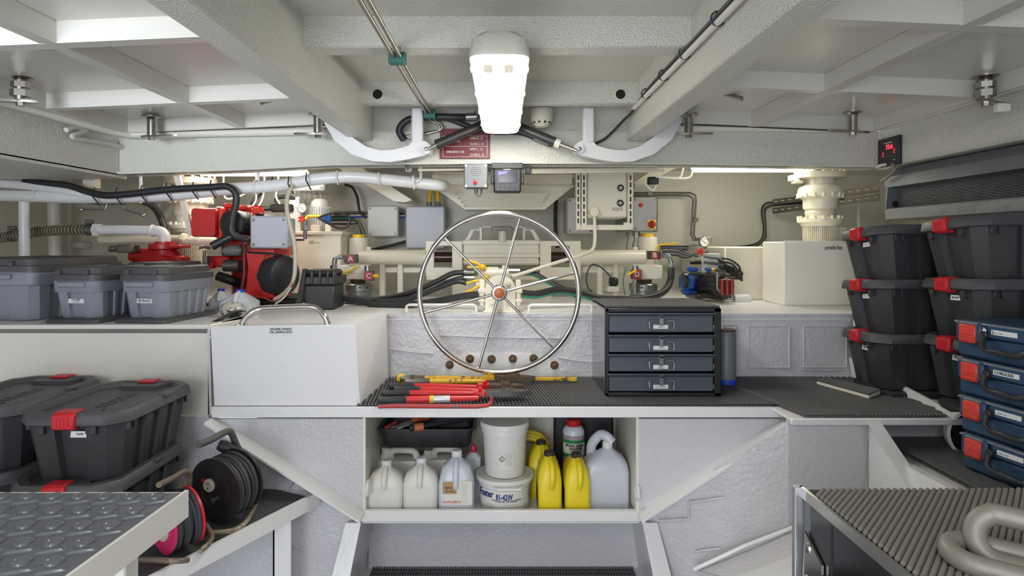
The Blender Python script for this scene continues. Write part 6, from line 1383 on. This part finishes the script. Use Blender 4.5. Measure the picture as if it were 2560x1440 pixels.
loopjug(948, 1050, 1123, 966, 1118, 2.95, 'cream jug with loop handle behind the leftmost white jugs'); loopjug(1058, 1155, 1120, 1072, 1124, 2.95, 'cream jug with loop handle behind the ALUMA-BRITE jug')
c = P(1184, 0, 2.9); c.z = CZ; H = zc(1112, 2.9)
r = thing('dropper_bottle', 'small clear bottle with pink cap behind the ALUMA-BRITE jug', 'bottle', c); part('body', jug_body(MB('clear_jug'), c, [(0, .032, .03, 0, 0, .01), (H * .78, .034, .03, 0, 0, .012), (H * .86, .015, .015, 0, 0, .014)]), r); part('cap', MB('pink').lathe([(.012, H * .86), (.013, H * .93), (.008, H)], c, ZP, 16), r, 'pink cap')
# black tray with tools
Y = 2.86
tr = thing('tool_tray', 'black plastic tray full of tools on the back jugs', 'tray', P(1066, 1118, Y))
a, c2 = P(948, 1050, Y), P(1186, 1118, Y); cx = (a.x + c2.x) / 2; w = (c2.x - a.x) / 2
sec = lambda z, k: [Vector((cx + x, Y + .10 + y, z)) for x, y in rrect(w * k, .12 * k, .03, 4)]
zt = P(0, 1070, Y).z
part('shell', MB('black_plastic').loft([sec(c2.z, .88), sec(c2.z + .01, .92), sec(zt - .006, .97), sec(zt - .004, 1.03), sec(zt, 1.03), sec(zt, .96), sec(c2.z + .03, .90)]), tr)
b = MB('black_plastic').cyl(P(1040, 1068, 2.84), P(1180, 1046, 2.95), .009, 10); b.cyl(P(1024, 1070, 2.84), P(1060, 1064, 2.86), .016, 12); b.mat('copper_label').cyl(P(1036, 1069, 2.835), P(1058, 1066, 2.845), .0175, 14); single('caulking_gun', b, 'black tool with copper round label lying in the black tray', 'tool')
for i, (m_, q) in enumerate((('dull_steel', (975, 1072, 1035, 1050)), ('foil', (990, 1074, 1048, 1052)), ('old_red', (962, 1072, 990, 1056)), ('wood', (1030, 1052, 1072, 1046)))):
    b = MB(m_).cyl(P(q[0], q[1], 2.88), P(q[2], q[3], 2.93), .009, 10); b.cyl(P(q[0], q[1], 2.88), P(q[0] + 14, q[1] - 5, 2.89), .012, 10); single('hand_tool', b, ('dark steel hand tool in the black tray', 'shiny hand tool in the black tray', 'red handled tool at the left end of the black tray', 'wooden handled tool at the back of the black tray')[i], 'tool')
# ---------------------------------------------------------------- reel shelf on the left
z = RSZ
A, B = Vector((-.774, 2.585, z)), Vector((-1.07, 1.97, z)); ed = (B - A).normalized(); Cc = A + ed * 1.25
rs = thing('reel_shelf', 'white edged low shelf with black ribbed mat under the reels', 'shelf', (-1.5, 2.2, 0))
part('plate', MB('white_paint').poly([Vector((-.79, 2.62, z - .02)), A - Vector((0, 0, .02)), Cc - Vector((0, 0, .02)), Vector((-2.5, Cc.y, z - .02)), Vector((-2.5, 2.62, z - .02))], (0, 0, .008)), rs)
nrm = Vector((ed.y, -ed.x, 0)); nrm = nrm if nrm.x > 0 else -nrm
part('edge_bar', MB('white_paint').poly([A - ed * .03 + Vector((0, 0, -.045)), Cc + Vector((0, 0, -.045)), Cc + Vector((0, 0, .012)), A - ed * .03 + Vector((0, 0, .012))], nrm * .014), rs)
for t, y0 in ((.13, 0), (1.1, 0)):
    p = A + ed * t - nrm * .03; part('leg', MB('white_paint').bx(p.x - .035, p.x + .035, p.y - .006, p.y + .006, 0, z - .02, .002).bx(p.x - .035, p.x - .025, p.y - .006, p.y + .06, 0, z - .02, .002), rs)
m = MB('mat_rubber'); inn = -nrm
for i in range(48):
    o = inn * (.012 + i * .0125); s0 = A + o; 
    if s0.x < -1.42: break
    m.tube([Vector((s0.x, s0.y, z - .006)) + (-ed) * .0, Vector((s0.x, s0.y, z - .006)) + ed * 1.15], .0045, 6)
part('mat_ribs', m, rs, None, 'stuff')
part('mat_web', MB('mat_dark').poly([A + Vector((0, 0, -.012)), Cc + Vector((0, 0, -.012)), Cc + inn * .6 + Vector((0, 0, -.012)), A + inn * .6 + Vector((0, 0, -.012))], (0, 0, .003)), rs)
def reel(lab, c, ax, R, depth, front_m, rear_m, cable_rows, name='cable_reel'):
    c = Vector(c); ax = Vector(ax).normalized(); r = thing(name, lab, 'cable reel', (c.x, c.y, z))
    fl = part('front_disc', MB(front_m).lathe([(R, .006), (R * 1.0, 0), (R * .97, -.005), (R * .62, -.006), (R * .60, -.002), (R * .2, -.002)], c, -ax, 44), r)
    part('rear_disc', MB(rear_m).lathe([(R, 0), (R, -.008), (R * .97, -.01)], c + ax * depth, -ax, 44), r)
    part('drum', MB(rear_m).cyl(c, c + ax * depth, R * .55, 30), r)
    for i in range(cable_rows):
        t = (i + .7) / (cable_rows + .4); rr_ = R * (.86 + .06 * math.sin(i * 2.1))
        part('cable_turn', MB('cable_black').torus(c + ax * depth * t, ax + Vector((.03 * math.sin(i * 1.7), .03 * math.cos(i), .04 * math.sin(i * 2.3))), rr_, .0075, 40, 8), r)
    return r, fl, c, ax
# black reel
ax = Vector((.36, .93, .04)).normalized()
c = P(540, 1226, 2.30); 
r, fl, c, ax = reel('black cable reel with round socket on the low shelf', c, ax, .117, .10, 'reel_black', 'reel_black', 9)
u = frame3(ax)[0]; u = Vector((ax.y, -ax.x, 0)).normalized(); v = ZP
sk = c - ax * .008 - u * .02 + v * .02
part('socket', MB('lamp_cap').lathe([(.0235, 0), (.0235, .008), (.021, .011)], sk, -ax, 26), fl, 'grey white socket')
m = MB('black_print')
for a_ in (-.5, .5, 3.14): m.box(sk - ax * .0115 + u * .009 * math.sin(a_) + v * .009 * math.cos(a_), (.0025, .002, .007))
part('pin_slots', m, fl, None, 'stuff')
part('reset_button', MB('red_button').lathe([(.007, 0), (.007, .008)], c - ax * .006 - u * .05 + v * .035, -ax, 12), fl, 'red reset button')
part('hub_nut', MB('steel').hexn(c - ax * .004 - v * .03, -ax, .011, .01), fl); part('crank_knob', MB('reel_black').lathe([(.011, 0), (.011, .016)], c - ax * .004 + u * .07 + v * .03, -ax, 14), fl)
part('hub_ring', MB('reel_black').torus(c - ax * .006, ax, .062, .003, 32, 6), fl)
m = MB('tube_grey'); fc = c + ax * .12
m.tube(smooth([P(496, 1112, 2.22), P(530, 1098, 2.30), P(560, 1082, 2.40), P(576, 1080, 2.44), P(590, 1110, 2.46), P(608, 1150, 2.47)], 6), .0125, 12); part('carry_handle', m, r)
m = MB('tube_brown').tube(smooth([P(608, 1150, 2.47), P(640, 1230, 2.45), P(630, 1280, 2.36), P(600, 1318, 2.27), P(560, 1330, 2.22), P(520, 1330, 2.2), P(500, 1318, 2.22)], 6), .010, 10); part('stand', m, r)
part('plug', MB('rubber').tube([P(548, 1112, 2.42), P(556, 1115, 2.42), P(572, 1120, 2.42), P(598, 1130, 2.42), P(606, 1135, 2.42)], [.019, .022, .02, .013, .008], 14), r)
b = MB('cable_black').tube(smooth([P(604, 1134, 2.42), P(625, 1150, 2.42), P(648, 1185, 2.42), P(652, 1220, 2.40), P(640, 1255, 2.38), P(622, 1265, 2.36)], 6), .007, 8); single('plug_lead', b, 'loose black lead looping from the plug of the black reel', 'cable')
# pink reel
ax = Vector((.62, .78, .05)).normalized(); c = P(408, 1312, 2.08)
r, fl, c, ax = reel('pink and red cable reel in front of the black reel', c, ax, .094, .085, 'pink', 'reel_red', 8)
part('hub_face', MB('hose_beige').lathe([(.052, 0), (.05, .008), (.02, .01)], c - ax * .002, -ax, 30), fl, 'cream hub face')
part('safety_sticker', MB('sticker').lathe([(.012, 0), (.012, .0015)], c - ax * .006 + Vector((ax.y, -ax.x, 0)) * .062 + v * .03, -ax, 18), fl, 'round white sticker')
m = MB('tube_brown').tube(smooth([P(397, 1212, 1.98), P(430, 1196, 2.06), P(458, 1180, 2.14), P(472, 1184, 2.18), P(474, 1205, 2.2), P(468, 1240, 2.2)], 6), .0095, 10); part('carry_handle', m, r)
m = MB('tube_brown').tube(smooth([P(515, 1312, 2.2), P(530, 1340, 2.16), P(520, 1360, 2.12), P(500, 1378, 2.08)], 5), .0085, 10); m.tube(smooth([P(340, 1398, 2.02), P(380, 1400, 2.0), P(440, 1402, 1.99), P(470, 1400, 2.02)], 5), .009, 10); part('stand', m, r)
# ---------------------------------------------------------------- tread plate step, near left
TZ = E - .44
st = thing('step_platform', 'grey bubble tread step with white steel edge, nearest on the left', 'step', (-.95, .85, TZ - .06))
X1 = -.5565
part('frame', MB('box_cream').poly([Vector((X1, 1.132, TZ - .044)), Vector((X1 - .03, .45, TZ - .044)), Vector((X1 - .03, .45, TZ + .003)), Vector((X1, 1.132, TZ + .003))], (-.006, 0, 0)).bx(-1.6, X1, 1.126, 1.132, TZ - .044, TZ - .001).bx(-1.6, X1 - .03, .45, 1.13, TZ - .012, TZ - .008), st, 'white steel edge')
m = MB('tread_grey').poly([Vector((X1 - .006, 1.126, TZ - .008)), Vector((X1 - .036, .45, TZ - .008)), Vector((-1.6, .45, TZ - .008)), Vector((-1.6, 1.126, TZ - .008))], (0, 0, .008)); sh_ = part('tread_sheet', m, st)
m = MB('tread_grey')
row = 0; y = 1.109
while y > .47:
    x = X1 - .043 - (1.11 - y) * .08
    while x > -1.5:
        m.lathe([(.0135, 0), (.0125, .003), (.0095, .0042), (.0082, .0030), (.005, .0036), (.002, .0046)], (x, y, TZ), ZP, 16)
        x -= .0445
    row += 1; y -= .057
part('tread_studs', m, st, None, 'stuff')
m = MB('tread_grey'); row = 0; y = 1.082
while y > .47:
    x = X1 - .03 - (1.082 - y) * .08
    while x > -1.5:
        m.loft([[Vector((x, y, TZ)) + Matrix.Rotation(.42, 3, 'Z') @ Vector((a_, b_, h_)) for a_, b_ in rrect(.023 * k_, .0048 * k_, .0046, 2)] for h_, k_ in ((0, 1), (.0035, .7))]); x -= .0445
    row += 1; y -= .057
part('tread_bars', m, st, None, 'stuff')
for x in (-.64, -1.5): part('leg', MB('box_cream').bx(x - .02, x + .02, 1.05, 1.09, 0, TZ - .02, .003), st)
# ---------------------------------------------------------------- black chest, near right
BZ = E - .44; bx0 = .533
ch = thing('black_chest', 'glossy black chest with ribbed mat top, nearest on the right', 'chest', (1.0, .85, 0))
mat('gloss_black', (30, 30, 32), .12, coat=.5); mat('rib_grey', (122, 120, 114), .5, bump=(200, .2)); mat('alu', (176, 178, 180), .35, .8)
part('body', MB('gloss_black').bx(bx0, 1.6, .4, 1.135, .05, BZ - .003, .003), ch)
part('top_sheet', MB('mat_dark').bx(bx0 + .004, 1.6, .4, 1.138, BZ - .003, BZ + .001), ch)
part('edge_trim', MB('chrome').poly([Vector((bx0 - .004, .4, BZ - .012)), Vector((bx0 - .004, 1.145, BZ - .012)), Vector((bx0 - .004, 1.145, BZ + .006)), Vector((bx0 - .004, .4, BZ + .006))], (.006, 0, 0)), ch, 'polished edge trim')
part('corner_post', MB('alu').bx(bx0 - .015, bx0 + .006, 1.137, 1.15, .05, BZ + .006, .002), ch)
part('panel_seam', MB('mat_dark').bx(bx0 - .001, bx0 + .002, 1.035, 1.04, .05, BZ - .02), ch)
p = Vector((bx0 - .002, 1.06, BZ - .10))
lt = part('corner_bracket', MB('chrome').poly([p + Vector((0, .06, .035)), p + Vector((0, .0, .005)), p + Vector((0, .0, -.01)), p + Vector((0, .045, -.06)), p + Vector((0, .068, -.055))], (-.004, 0, 0)), ch, 'polished steel bracket')
for q in ((.045, .012), (.05, -.045)): part('rivet', MB('steel').lathe([(.009, 0), (.008, .003), (.003, .004)], p + Vector((-.004, q[0], q[1])), (-1, 0, 0), 14), lt)
part('drop_handle', MB('chrome').tube(smooth([p + Vector((-.008, .05, -.06)), p + Vector((-.02, .02, -.10)), p + Vector((-.022, -.05, -.14)), p + Vector((-.02, -.14, -.15))], 5), .009, 10), ch)
rd_ = Vector((.66, .75, 0)).normalized(); rn = Vector((rd_.y, -rd_.x, 0)); k0 = -40
for i in range(-62, 64):
    o = Vector((.8, .9, BZ + .005)) + rn * (i * .0086)
    lo, hi = -2.0, 2.0
    for ax_, mn, mx in ((0, bx0 + .008, 1.12), (1, .72, 1.128)):
        t0, t1 = (mn - o[ax_]) / rd_[ax_], (mx - o[ax_]) / rd_[ax_]; lo = max(lo, min(t0, t1)); hi = min(hi, max(t0, t1))
    if hi - lo < .02: continue
    n = max(2, int((hi - lo) / .0029)); pts = [o + rd_ * (lo + (hi - lo) * j / n) for j in range(n + 1)]
    part('rib', MB('rib_grey').tube(pts, [(.0044 if j % 2 else .0033) for j in range(n + 1)], 6), ch)
# chain links
def link(c, R, lab, L=.052, W=.036, rr_=.0145):
    pts = []
    for i in range(28):
        t = 2 * math.pi * i / 28; x = math.cos(t) * W; y = math.sin(t) * W + (L - W if math.sin(t) > 0 else -(L - W)); pts.append(Vector(c) + R @ Vector((x, y, 0)))
    b = MB('galvanised').tube(smooth(pts, 2, True), rr_, 14, True); return single('chain_link', b, lab, 'chain link', 'chain links')
link(P(2515, 1432, .845) + Vector((0, 0, .014)), Euler((math.radians(4), math.radians(-6), math.radians(60))).to_matrix(), 'weathered chain link lying flat on the black chest', .062, .031, .0142)
link(P(2582, 1424, .842) + Vector((0, 0, .030)), Euler((math.radians(6), math.radians(-62), math.radians(48))).to_matrix(), 'weathered chain link looped through the flat one', .062, .031, .0142)
